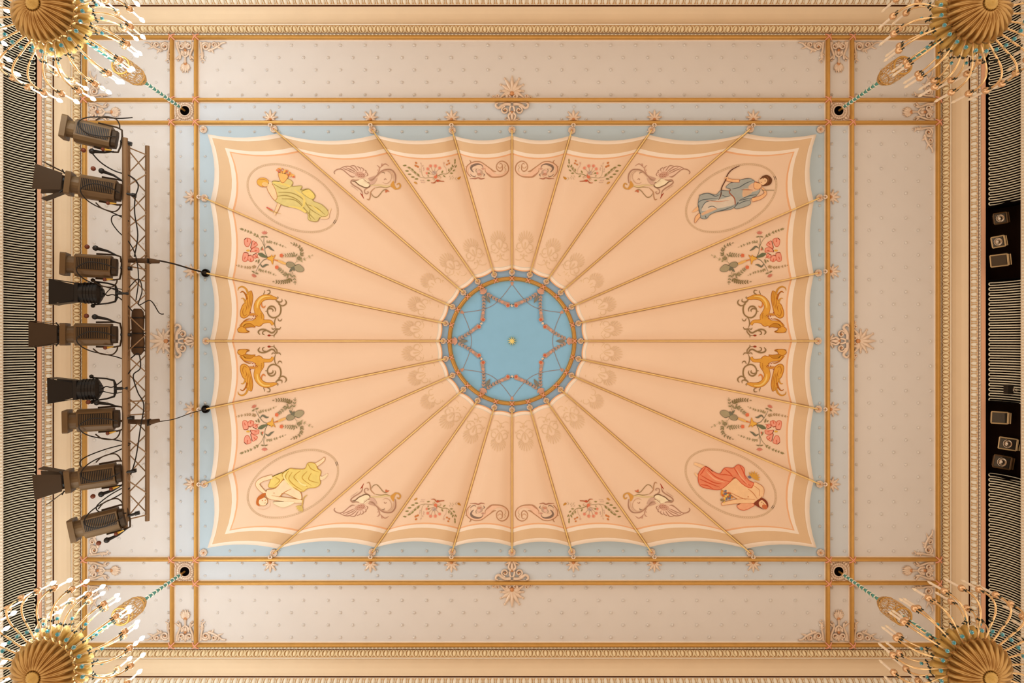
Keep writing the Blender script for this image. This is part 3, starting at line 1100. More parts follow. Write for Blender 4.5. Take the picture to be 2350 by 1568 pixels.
def griffin():
    p = Paint(530, 645, 11.2)
    G, O, D, B, R = (222, 152, 60), (176, 98, 32), (130, 78, 30), (146, 112, 70), (158, 60, 34)
    body = [(1185, 450), (1100, 440), (1000, 415), (870, 420), (760, 480), (680, 590), (665, 700), (700, 820), (745, 930), (690, 1040), (560, 1085), (420, 1075), (320, 1110), (260, 1190)]
    bw = [25, 70, 105, 125, 135, 140, 140, 165, 200, 195, 130, 85, 85, 90]
    leg = [(760, 1050), (900, 1040), (1020, 1050), (1080, 1130)]
    p.stroke(body, [w + 22 for w in bw], O)
    p.stroke(leg, [130, 92, 84, 74], O)
    p.stroke([(620, 1100), (720, 1125), (810, 1095)], [60, 100, 40], O)
    wing = [(530, 260), (560, 400), (545, 560), (510, 720), (470, 860), (400, 930), (320, 955), (250, 910), (240, 800), (290, 640), (350, 560), (390, 480), (390, 380), (430, 300), (470, 280)]
    p.blob(wing, G, edge=O, ew=16)
    p.stroke([(420, 470), (370, 340), (300, 270), (240, 300)], [50, 40, 28, 16], O)
    p.stroke([(450, 360), (390, 210), (290, 145), (200, 180), (180, 245)], [60, 50, 40, 28, 14], (206, 140, 56))
    p.stroke([(380, 590), (340, 480), (300, 445), (255, 455)], [50, 40, 24, 10], (206, 140, 56))
    for q in ([(460, 300), (475, 500), (440, 720)], [(505, 290), (515, 500), (480, 700)], [(420, 400), (430, 560), (410, 700)], [(380, 620), (400, 700), (370, 800)], [(330, 700), (300, 800), (340, 900), (420, 850)]):
        p.stroke(q, 15, O)
    p.stroke(body, bw, G)
    p.stroke(leg, [108, 74, 66, 52], G)
    p.stroke([(620, 1095), (720, 1118), (800, 1090)], [40, 80, 30], G)
    p.stroke([(1000, 400), (860, 405), (760, 460), (690, 570), (672, 700)], [20, 40, 45, 45, 20], (240, 190, 104))
    p.blob([(170, 1240), (230, 1185), (330, 1175), (380, 1230), (400, 1270), (475, 1300), (430, 1328), (320, 1332), (220, 1325), (185, 1300)], G, edge=O, ew=14)
    p.stroke([(400, 1275), (450, 1300), (380, 1325)], 18, D)
    p.stroke([(175, 1310), (230, 1325)], [22, 14], D)
    p.blob([(310, 1175), (380, 1105), (500, 1095), (570, 1140), (625, 1190), (540, 1185), (440, 1195), (360, 1205)], (196, 128, 44), edge=O, ew=14)
    p.stroke([(250, 1160), (330, 1040), (450, 980), (540, 990)], [14, 26, 26, 10], O)
    for i in range(7):
        p.stroke([(760 + 8 * i * 0.4, 820 + i * 24), (800, 835 + i * 23)], [12, 6], O)
    for x, y in ((480, 800), (540, 830), (600, 840), (560, 890), (620, 900), (600, 950), (540, 960), (650, 870)):
        p.leaf(x, y, 0.6, 50, 22, R)
    p.stroke([(470, 870), (560, 860), (640, 860)], [50, 60, 40], (206, 130, 54))
    p.stroke([(1150, 490), (1245, 590), (1283, 720), (1258, 850), (1180, 920), (1080, 945), (990, 900), (940, 810), (950, 710), (1020, 652), (1100, 665), (1145, 730), (1130, 790)], [30, 34, 36, 34, 30, 36, 34, 30, 34, 38, 34, 26, 10], B)
    p.stroke([(955, 730), (1030, 710), (1080, 750), (1070, 795)], [12, 34, 30, 10], B)
    p.stroke([(880, 785), (940, 775)], [12, 24], B)
    for q, w in (([(1190, 920), (1130, 1000), (1120, 1120), (1150, 1210)], 24), ([(1200, 960), (1230, 1020), (1280, 1020), (1310, 970)], 24), ([(1160, 500), (1250, 540), (1310, 520), (1305, 455)], 26),
                 ([(1220, 600), (1330, 640), (1410, 590), (1418, 530), (1380, 475)], 30), ([(830, 345), (860, 290), (862, 240)], 20), ([(930, 345), (1000, 305), (990, 240), (920, 240)], 26),
                 ([(1180, 450), (1210, 430), (1195, 395)], 24), ([(1150, 1230), (1110, 1310), (1040, 1335), (950, 1290), (850, 1250), (750, 1260), (700, 1320), (745, 1385)], 36), ([(900, 1285), (830, 1300), (812, 1360), (865, 1390)], 26),
                 ([(1170, 1230), (1180, 1310), (1110, 1400), (1110, 1455)], 26), ([(1045, 1205), (1080, 1245), (1135, 1215)], 24), ([(1140, 1225), (1240, 1240), (1282, 1185)], 28), ([(1010, 1405), (1100, 1405)], 12)):
        p.stroke(q, w, B)
    p.stroke([(790, 560), (790, 640), (840, 682), (888, 640)], [14, 34, 34, 14], (214, 124, 60))
    p.ell(980, 1405, 42, 24, R)
    return p


def swan():
    p = Paint(755, 360, 13.0556)
    L, W, Rr, Dk = (178, 128, 100), (236, 190, 158), (168, 62, 38), (128, 92, 66)
    p.blob([(330, 370), (480, 300), (700, 280), (900, 320), (1060, 400), (1150, 550), (1050, 610), (900, 610), (760, 600), (600, 530), (430, 400)], W)
    p.blob([(800, 480), (950, 440), (1060, 520), (1080, 590), (1000, 650), (880, 600), (790, 560)], (212, 158, 128))
    for q in ([(180, 520), (150, 460), (220, 390), (330, 365), (430, 400), (560, 510), (680, 600), (770, 590)], [(330, 350), (480, 292), (620, 292), (760, 380), (850, 470)], [(420, 350), (560, 400), (660, 450), (780, 505)],
              [(500, 320), (620, 370), (740, 430), (800, 480)], [(640, 278), (760, 272), (850, 380), (880, 430)], [(840, 290), (930, 340), (940, 420)], [(960, 320), (1030, 370), (1010, 450)], [(1060, 390), (1110, 430), (1080, 490)], [(1120, 460), (1160, 540), (1120, 570)]):
        p.stroke(q, 28, L)
    for i in range(14):
        p.leaf(830 + 18 * i, 470 + (i * 53 % 110), 0.6 + 0.3 * (i % 3), 52, 20, (176, 112, 86))
    p.blob([(700, 705), (900, 690), (1040, 650), (1180, 740), (1235, 830), (1180, 915), (1080, 920), (980, 880), (880, 820), (780, 735)], (244, 214, 172))
    p.stroke([(900, 690), (800, 705), (700, 695), (652, 745), (670, 800), (760, 870), (880, 940), (970, 1020), (1005, 1120)], 32, L)
    p.stroke([(700, 735), (780, 742), (880, 830), (980, 880), (1080, 922), (1180, 912), (1235, 835), (1180, 760)], 32, Dk)
    p.stroke([(650, 860), (760, 930), (870, 1015)], 16, (206, 160, 128))
    p.stroke([(975, 1120), (1040, 1255)], [44, 8], Rr)
    p.stroke([(930, 1080), (985, 1150)], [8, 26], Rr)
    for i in range(6):
        p.stroke([(1020 + 32 * i, 660 + 24 * i), (1060 + 30 * i, 690 + 24 * i), (1040 + 30 * i, 740 + 20 * i)], 16, L)
    p.blob([(1170, 650), (1280, 605), (1410, 570), (1300, 665), (1220, 690)], (200, 152, 124))
    p.blob([(1220, 760), (1340, 690), (1440, 620), (1400, 740), (1320, 820), (1230, 830)], (214, 166, 138))
    p.stroke([(1200, 700), (1300, 690), (1400, 590), (1500, 490), (1620, 402), (1750, 375), (1880, 392), (1970, 490), (2000, 620), (1980, 790)], [18, 24, 26, 30, 32, 30, 34, 36, 34, 20], L)
    p.stroke([(1440, 600), (1560, 470), (1700, 420), (1850, 440), (1930, 560), (1940, 720)], [10, 14, 16, 20, 20, 14], (222, 172, 136))
    for q in ([(1450, 500), (1510, 390), (1490, 290), (1430, 255)], [(1530, 330), (1620, 240), (1700, 212), (1795, 275)], [(1480, 400), (1450, 395)], [(1570, 290), (1590, 200)]):
        p.stroke(q, 20, (190, 132, 104))
    p.stroke([(1770, 430), (1865, 520), (1870, 650), (1790, 770), (1690, 802), (1600, 755)], 16, (206, 158, 124))
    p.stroke([(1650, 700), (1680, 655), (1730, 690)], 20, L)
    p.stroke([(1580, 470), (1650, 470), (1655, 520)], 16, Dk)
    p.stroke([(1240, 860), (1500, 850), (1700, 890), (1860, 860)], [24, 44, 60, 30], (226, 190, 136))
    p.stroke([(1380, 930), (1560, 905), (1720, 918), (1860, 868)], 16, (150, 120, 66))
    p.stroke([(1370, 930), (1255, 1050), (1230, 1200), (1190, 1290), (1130, 1262)], 26, (186, 132, 92))
    p.stroke([(1270, 1100), (1330, 1190), (1430, 1212), (1520, 1130), (1620, 1010), (1710, 980), (1800, 1040)], 22, (158, 124, 84))
    p.blob([(1690, 1000), (1760, 1000), (1810, 1045), (1750, 1040), (1700, 1075)], (204, 110, 70))
    p.blob([(1840, 860), (1930, 715), (1962, 850), (2005, 930), (1990, 985), (1920, 940)], (214, 148, 70))
    p.stroke([(1985, 960), (2075, 950), (2140, 880), (2105, 795), (2045, 820), (2040, 850)], [34, 40, 44, 36, 24, 12], (210, 148, 72))
    p.stroke([(1150, 940), (1070, 985), (1062, 1075), (1130, 1110), (1180, 1060), (1130, 1045)], 22, L)
    return p


def bouquet():
    p = Paint(920, 350, 15.667)
    OL, RU, CO, RE, PK = (146, 128, 74), (204, 122, 66), (232, 148, 116), (196, 84, 54), (206, 162, 136)
    p.stroke([(1200, 890), (1000, 905), (860, 920), (650, 870), (450, 720), (200, 520)], (20, 8), (176, 146, 108))
    for x, y, a in ((190, 440, 3.0), (350, 560, 3.6), (445, 650, 3.9), (540, 745, 3.9), (650, 840, 4.0), (270, 650, 3.2), (360, 770, 3.2), (480, 870, 3.2), (610, 930, 3.1)):
        p.leaf(x + 20, y + 20, a, 150, 60, OL)
    p.stroke([(880, 920), (770, 830), (740, 650), (730, 420)], 12, (188, 156, 118))
    for x, y in ((690, 640), (800, 600), (700, 720), (810, 660), (730, 430), (770, 520)):
        p.leaf(x, y, -1.9 if x < 750 else -1.2, 80, 34, PK)
    for x, y in ((545, 375), (530, 475), (605, 510)):
        p.ell(x, y, 46, 34, RU, 0.6)
    for x, y, r in ((965, 590, 56), (1065, 485, 58), (1235, 485, 60), (1388, 560, 56), (930, 745, 46)):
        p.stroke([(1190, 800), (x, y)], [12, 10], (170, 140, 104))
        p.ell(x, y, r, r, CO)
        p.ell(x + 6, y + 4, r * 0.55, r * 0.55, (222, 128, 98))
    p.ell(1000, 745, 34, 30, OL)
    p.ell(1200, 730, 84, 66, (204, 166, 144))
    p.ell(1180, 700, 30, 24, (166, 132, 108))
    p.ell(1225, 740, 26, 30, (168, 140, 116))
    p.stroke([(1310, 850), (1480, 775), (1650, 765), (1800, 640), (1945, 440)], (24, 10), OL)
    for x, y, a in ((1460, 750, -1.1), (1510, 820, 0.6), (1760, 745, 0.0), (1720, 690, -1.5), (1860, 680, -0.6), (1810, 630, -1.6), (1880, 540, -1.9), (1950, 550, -1.1), (1935, 420, -1.4), (1945, 340, -1.5)):
        p.leaf(x, y, a, 120, 50, OL)
    p.stroke([(1640, 750), (1620, 580), (1550, 480), (1545, 380)], 12, PK)
    for x, y in ((1705, 300), (1735, 390), (1655, 435)):
        p.ell(x, y, 38, 28, RU, -0.6)
    p.ell(1545, 385, 24, 40, (216, 160, 128))
    for q in ([(1770, 830), (1730, 890)], [(1800, 890), (1760, 980)], [(1880, 830), (1830, 880)], [(1900, 890), (1850, 970)], [(2000, 880), (1960, 940), (2030, 1010)]):
        p.stroke(q, 16 if len(q) > 2 else [18, 10], (192, 160, 122))
    p.blob([(2030, 930), (2100, 880), (2160, 870), (2130, 930), (2080, 975)], (196, 130, 50))
    p.blob([(460, 1070), (530, 1060), (590, 1120), (540, 1140)], (206, 146, 74))
    for i in range(6):
        p.leaf(680 + 28 * i, 990 + (i % 2) * 70, 0.5, 60, 22, PK)
    p.leaf(930, 1000, 0.1, 120, 50, OL)
    p.leaf(1000, 870, -2.2, 70, 40, OL)
    p.stroke([(1290, 760), (1280, 880), (1230, 920)], [10, 40, 60], RE)
    p.ell(1245, 880, 60, 55, (220, 116, 78))
    p.stroke([(1130, 960), (1190, 940), (1215, 985), (1170, 1010)], 18, (196, 150, 100))
    p.stroke([(1340, 900), (1400, 860), (1440, 905), (1390, 940)], 18, (196, 150, 110))
    p.stroke([(1080, 1090), (1200, 1088), (1285, 1000), (1340, 1010), (1430, 1030), (1560, 1040)], [10, 34, 34, 60, 36, 24], (182, 100, 62))
    p.ell(1325, 1020, 44, 40, RE)
    return p


def scroll():
    p = Paint(1055, 355, 19.583)
    L, Fl, Dk = (186, 132, 94), (238, 184, 148), (134, 106, 88)
    p.stroke([(440, 1000), (350, 800), (350, 640), (450, 450), (650, 370), (850, 370), (1050, 480), (1250, 680), (1450, 880), (1700, 950), (1950, 900), (2130, 740)], [60, 90, 100, 110, 100, 100, 150, 260, 220, 110, 70, 50], Fl)
    p.blob([(600, 1000), (480, 860), (520, 700), (700, 640), (900, 660), (1040, 800), (980, 950), (860, 1030)], (226, 176, 144))
    p.ell(900, 800, 140, 130, (200, 158, 128))
    p.ell(860, 770, 80, 70, (232, 178, 150))
    p.ell(870, 890, 90, 50, (206, 132, 98))
    p.stroke([(490, 1000), (360, 860), (300, 700), (330, 520), (480, 390), (650, 322), (800, 310), (960, 340), (1100, 430), (1250, 540), (1400, 650), (1500, 730), (1640, 765)], [30, 44, 48, 46, 44, 42, 40, 40, 38, 40, 46, 60, 20], L)
    p.stroke([(620, 790), (520, 680), (520, 560), (640, 465), (820, 425), (960, 455), (1040, 540), (1050, 630)], [30, 60, 90, 100, 70, 40, 30, 20], Dk)
    p.stroke([(960, 610), (1050, 650), (1120, 600)], [12, 50, 12], (206, 142, 116))
    p.stroke([(1140, 600), (1160, 760), (1280, 900), (1430, 1000), (1700, 1005), (1900, 975), (2080, 880), (2190, 720), (2190, 540), (2100, 380), (1920, 290), (1760, 340), (1665, 460), (1652, 600), (1720, 710), (1830, 750), (1915, 680), (1930, 560), (1900, 430), (1830, 395), (1790, 440)],
             [18, 30, 46, 54, 56, 46, 42, 44, 48, 44, 40, 36, 32, 34, 36, 38, 34, 28, 26, 22, 14], L)
    p.stroke([(1700, 520), (1780, 600), (1860, 590), (1900, 500)], 26, (206, 150, 106))
    p.stroke([(1990, 440), (2070, 500), (2010, 580), (2080, 660), (2020, 770)], 20, (206, 164, 122))
    for i in range(5):
        p.stroke([(1180 + 60 * i, 780 + 45 * i), (1250 + 60 * i, 860 + 40 * i)], [30, 12], (190, 130, 104))
    p.stroke([(430, 250), (490, 310), (470, 390)], 36, L)
    p.stroke([(250, 530), (330, 560)], [14, 34], L)
    p.stroke([(450, 1085), (600, 1075), (700, 1080), (830, 1042), (950, 1090), (1120, 1060)], [16, 34, 44, 40, 50, 20], (176, 112, 84))
    p.stroke([(1060, 860), (1115, 900), (1060, 980)], 36, Dk)
    p.stroke([(480, 880), (560, 960), (680, 990), (720, 930)], 26, Dk)
    p.stroke([(760, 640), (720, 720), (760, 800)], 20, Dk)
    return p


def bigflower():
    p = Paint(535, 510, 9.8)
    CO, RE, OL, GO, GR = (236, 152, 122), (210, 98, 70), (140, 122, 82), (228, 166, 70), (118, 108, 84)
    for q in ([(250, 400), (300, 358), (400, 390), (385, 470), (340, 545), (270, 525)], [(395, 585), (430, 430), (485, 440), (548, 510), (470, 560)], [(385, 665), (430, 590), (560, 585), (575, 675), (460, 662)],
              [(440, 745), (520, 705), (545, 765), (490, 812)], [(330, 765), (400, 745), (465, 850), (390, 882), (340, 850)], [(240, 690), (335, 700), (312, 865), (215, 862)]):
        p.blob(q, CO, edge=RE, ew=13)
        cx_ = sum(a for a, _ in q) / len(q)
        cy_ = sum(a for _, a in q) / len(q)
        p.stroke([(cx_, cy_), (340 + (cx_ - 340) * 1.45, 640 + (cy_ - 640) * 1.45)], [26, 12], RE)
    p.ell(335, 640, 42, 22, GO)
    p.stroke([(775, 795), (720, 680), (708, 560), (688, 430), (700, 320)], (14, 8), GR)
    p.stroke([(705, 570), (640, 420), (560, 330)], (10, 7), OL)
    p.sprig([(575, 330), (420, 240), (260, 180), (180, 150)], 7, 58, 22, (150, 130, 84), 5, 0.55)
    p.sprig([(715, 520), (780, 440), (960, 480), (1160, 555)], 7, 52, 20, (160, 138, 96), 5, 0.7, 0.25)
    for i in range(5):
        p.leaf(705, 270, -PI / 2 + (i - 2) * 0.5, 85, 30, (214, 128, 104))
    p.leaf(700, 315, PI - 0.25, 90, 30, OL)
    p.leaf(700, 315, 0.25, 90, 30, OL)
    p.stroke([(720, 585), (790, 550), (850, 600), (925, 645)], [10, 38, 44, 6], GR)
    p.blob([(555, 712), (630, 690), (690, 720), (770, 795), (640, 785)], (110, 108, 76))
    p.leaf(620, 640, -1.2, 110, 36, OL)
    p.leaf(650, 580, 1.2, 70, 30, RE)
    p.stroke([(775, 820), (690, 850), (620, 920), (560, 1010), (510, 1110)], (14, 8), GR)
    p.stroke([(605, 935), (660, 1002), (740, 960), (805, 962)], [10, 36, 40, 6], GR)
    p.leaf(590, 830, 1.9, 110, 40, OL)
    p.leaf(540, 850, 2.3, 60, 30, OL)
    p.sprig([(520, 990), (400, 1020), (250, 1010), (95, 975)], 7, 56, 22, (170, 134, 90), 5, 0.6)
    p.sprig([(560, 1020), (620, 1090), (780, 1120), (945, 1190)], 7, 50, 20, (158, 134, 90), 5, 0.7, 0.15)
    for i in range(5):
        p.leaf(480, 1180, 2.0 + (i - 2) * 0.5, 75, 28, (206, 118, 92))
    p.leaf(490, 1140, -2.6, 90, 34, OL)
    p.leaf(490, 1140, 0.3, 90, 34, OL)
    p.blob([(760, 805), (840, 770), (870, 740), (890, 780), (950, 735), (910, 810), (900, 850), (885, 950), (850, 865), (800, 845)], GO, edge=(206, 130, 50), ew=10)
    p.stroke([(890, 835), (1000, 865), (1100, 905), (1200, 945)], [16, 36, 56, 30], (230, 170, 96))
    p.stroke([(900, 840), (1010, 870)], [14, 24], (206, 110, 60))
    p.blob([(1190, 950), (1230, 895), (1340, 910), (1385, 985), (1260, 1020)], (160, 138, 104), edge=GR, ew=8)
    p.blob([(1365, 995), (1480, 950), (1590, 1050), (1545, 1115), (1420, 1095)], (168, 146, 110), edge=GR, ew=8)
    p.leaf(1380, 985, 2.3, 190, 60, GR)
    p.leaf(1370, 1000, 1.6, 110, 40, GR)
    p.sprig([(1370, 960), (1440, 860), (1540, 720), (1500, 560), (1330, 475)], 9, 74, 26, OL, 6, 0.75, 0.25)
    p.sprig([(1420, 860), (1390, 740), (1280, 740), (1150, 750)], 6, 74, 24, OL, 6, 1.0, 0.2)
    p.sprig([(1400, 900), (1560, 850), (1760, 750)], 3, 60, 24, (166, 146, 100), 5, 0.8, 0.3)
    p.sprig([(1340, 1060), (1240, 1210), (1120, 1130), (1020, 1040)], 7, 74, 26, OL, 6, 0.9, 0.2)
    p.sprig([(1330, 1120), (1290, 1290), (1130, 1350), (930, 1345)], 8, 80, 28, (130, 108, 66), 6, 0.85, 0.3)
    p.sprig([(1330, 1120), (1370, 1250), (1390, 1370)], 3, 60, 26, OL, 5, 0.8, 0.2)
    for x, y in ((1085, 750), (980, 1015)):
        for i in range(5):
            p.ell(x + 22 * math.cos(i * 1.256), y + 22 * math.sin(i * 1.256), 22, 22, (222, 112, 72))
    return p


def oval(cx_, cy_, ang):
    p = Paint()
    for a, b_ in ((113, 68.5), (109.5, 65)):
        pts = [(cx_ + a * math.cos(t) * math.cos(ang) - b_ * math.sin(t) * math.sin(ang), cy_ + a * math.cos(t) * math.sin(ang) + b_ * math.sin(t) * math.cos(ang)) for t in [2 * PI * i / 48 for i in range(50)]]
        p.stroke(pts, [0.9] * 50, (218, 178, 136), 2)
    pts = [(cx_ + 111.2 * math.cos(t) * math.cos(ang) - 66.7 * math.sin(t) * math.sin(ang), cy_ + 111.2 * math.cos(t) * math.sin(ang) + 66.7 * math.sin(t) * math.cos(ang)) for t in [2 * PI * i / 130 for i in range(130)]]
    for x, y in pts:
        p.ell(x, y, 0.95, 0.95, (206, 168, 126), 0, 5)
    return p


def fig_flora():
    p = oval(671.5, 455, math.radians(27))
    p.T = (440, 250, 5.2275)
    SK, RO, YE, DK, HA, OR = (244, 196, 146), (220, 190, 118), (236, 198, 106), (172, 140, 74), (230, 168, 72), (196, 122, 70)
    p.stroke([(1545, 1300), (1625, 1300), (1640, 1250), (1668, 1195)], [40, 34, 26, 14], SK)
    p.stroke([(1060, 1100), (1040, 1160), (1010, 1230), (990, 1260)], [56, 44, 36, 30], OR)
    p.stroke([(1060, 1100), (1040, 1160), (1010, 1230), (990, 1260)], [48, 36, 28, 22], SK)
    p.blob([(965, 870), (1050, 870), (1150, 840), (1212, 880), (1200, 930), (1320, 925), (1305, 975), (1400, 960), (1480, 1040), (1450, 1100), (1560, 1150), (1635, 1230), (1620, 1285), (1540, 1300), (1500, 1350), (1400, 1330), (1390, 1260), (1300, 1190), (1150, 1172), (1060, 1140), (990, 1092), (1010, 1040), (1000, 980)], RO, edge=DK, ew=7)
    p.blob([(905, 925), (950, 890), (1000, 960), (1025, 1060), (988, 1092), (915, 985)], SK, edge=OR, ew=7)
    p.stroke([(900, 890), (960, 905)], [60, 40], SK)
    p.blob([(1320, 990), (1400, 962), (1475, 1040), (1445, 1085), (1360, 1040)], YE, edge=DK, ew=6)
    for q in ([(1040, 1000), (1200, 1010), (1330, 1080), (1420, 1200), (1560, 1290)], [(1080, 1080), (1250, 1100), (1400, 1250), (1480, 1330)], [(980, 900), (1100, 960), (1205, 925)], [(1020, 1050), (1130, 1040), (1250, 1080), (1330, 1150)], [(1390, 1150), (1500, 1190), (1600, 1270)], [(1420, 1210), (1410, 1280), (1430, 1330)]):
        p.stroke(q, 12, DK)
    for q in ([(1230, 970), (1340, 1060), (1345, 1150), (1310, 1190)], [(1160, 1170), (1280, 1190), (1370, 1240)], [(970, 880), (1090, 900), (1180, 930)], [(1430, 1150), (1540, 1240)]):
        p.stroke(q, [8, 26, 26, 8][:len(q)], YE)
    p.ell(852, 880, 72, 55, HA, 0.1, edge=OR, ew=6)
    p.ell(880, 905, 40, 26, (236, 184, 116), 0.2)
    p.stroke([(800, 850), (860, 845), (910, 870)], 9, OR)
    p.stroke([(840, 920), (880, 940)], [8, 6], OR)
    p.blob([(1040, 765), (1155, 790), (1115, 875), (1070, 875)], (236, 176, 98), edge=OR, ew=7)
    random.seed(3)
    for i in range(30):
        t = i / 29
        p.ell(1030 + 200 * t + random.uniform(-15, 15), 730 + 95 * t * t + random.uniform(-20, 25), random.uniform(9, 16), random.uniform(7, 12), random.choice([(226, 132, 62), (214, 100, 70), (236, 170, 86), (196, 110, 60)]), i)
    for i in range(5):
        p.ell(905 + 14 * i, 1185 + 8 * i, 11, 9, (214, 92, 84))
    p.stroke([(900, 1190), (960, 1225), (1070, 1258)], 9, (196, 150, 70))
    p.stroke([(985, 1262), (1005, 1270)], [16, 10], SK)
    return p


def fig_diana():
    p = oval(1678, 455, -math.radians(27))
    p.T = (1570, 370, 9.5)
    SK, RO, LI, DK, HA, RE = (240, 178, 124), (168, 162, 148), (216, 190, 164), (98, 98, 94), (108, 64, 38), (166, 82, 52)
    p.stroke([(350, 1160), (280, 1240), (235, 1345)], [70, 84, 30], RE)
    p.stroke([(350, 1160), (280, 1240), (235, 1340)], [58, 70, 20], SK)
    p.stroke([(330, 1000), (260, 1060), (180, 1110)], [60, 54, 20], SK)
    p.stroke([(1480, 845), (1640, 805), (1765, 720), (1755, 645), (1700, 585)], [90, 84, 66, 50, 40], RE)
    p.stroke([(1480, 845), (1640, 805), (1765, 720), (1755, 645), (1700, 585)], [76, 70, 54, 40, 30], SK)
    p.blob([(1250, 400), (1420, 375), (1520, 420), (1540, 470), (1520, 590), (1650, 620), (1620, 700), (1560, 760), (1440, 830), (1440, 940), (1200, 1030), (1100, 1020), (1150, 950), (1040, 1040), (840, 1080), (690, 1110), (560, 1170), (490, 1250), (370, 1240), (350, 1150), (310, 1000), (310, 880), (360, 735), (520, 700), (700, 730), (800, 640), (1000, 650), (1000, 600), (920, 580), (930, 540), (1030, 470), (1180, 450)], RO, edge=DK, ew=9)
    p.blob([(480, 885), (800, 830), (1050, 765), (1105, 930), (900, 1000), (700, 1040), (480, 1080), (380, 1070)], LI)
    p.blob([(1290, 620), (1420, 600), (1480, 680), (1400, 740), (1280, 780)], (216, 170, 130))
    p.blob([(1400, 560), (1520, 470), (1530, 590), (1640, 610), (1480, 670)], (226, 176, 138))
    p.blob([(1535, 455), (1640, 480), (1690, 530), (1640, 605), (1530, 590)], SK, edge=RE, ew=9)
    p.stroke([(1210, 430), (1050, 425), (920, 395)], [70, 70, 60], RE)
    p.stroke([(1200, 430), (1050, 425), (925, 395)], [56, 56, 50], SK)
    p.stroke([(1210, 100), (1050, 180), (950, 290), (900, 420), (820, 580), (800, 740), (750, 845)], 22, (100, 58, 42))
    p.stroke([(880, 375), (960, 350)], [26, 30], SK)
    p.stroke([(1700, 632), (1965, 632)], [14, 12], (150, 128, 92))
    p.stroke([(380, 1165), (560, 1080), (710, 1030)], [50, 66, 40], (222, 170, 128))
    for q in ([(320, 745), (520, 700), (680, 765), (780, 720)], [(310, 900), (420, 840), (740, 808)], [(380, 1030), (480, 890), (700, 850)], [(520, 1010), (620, 982), (720, 1035)], [(360, 1150), (325, 1050), (320, 950)], [(830, 740), (920, 775), (1000, 755)],
              [(690, 1108), (900, 1050), (1095, 975)], [(1200, 862), (1330, 830), (1450, 805)], [(1050, 605), (1200, 570), (1350, 480), (1520, 415)], [(1580, 730), (1400, 762), (1200, 855)], [(1180, 940), (1300, 880), (1440, 850)], [(820, 690), (820, 640), (1000, 650)], [(460, 1190), (480, 1240)], [(1150, 960), (1180, 900), (1110, 970)]):
        p.stroke(q, 17, DK)
    p.stroke([(480, 860), (760, 880), (980, 850)], 14, (212, 142, 104))
    p.stroke([(1000, 625), (990, 690), (1090, 800), (1112, 900), (1108, 965)], 20, RE)
    p.stroke([(1250, 625), (1390, 625), (1500, 630)], 12, RE)
    p.ell(1725, 430, 95, 90, (240, 188, 140), 0.6)
    p.blob([(1645, 400), (1720, 322), (1820, 303), (1912, 380), (1902, 480), (1825, 530), (1695, 545), (1785, 480), (1815, 405), (1740, 365)], HA)
    p.stroke([(1800, 330), (1840, 400), (1810, 500)], 14, (146, 96, 60))
    p.ell(1765, 430, 12, 8, HA)
    p.ell(1725, 380, 12, 8, HA)
    p.stroke([(1665, 455), (1700, 470)], [8, 6], RE)
    return p


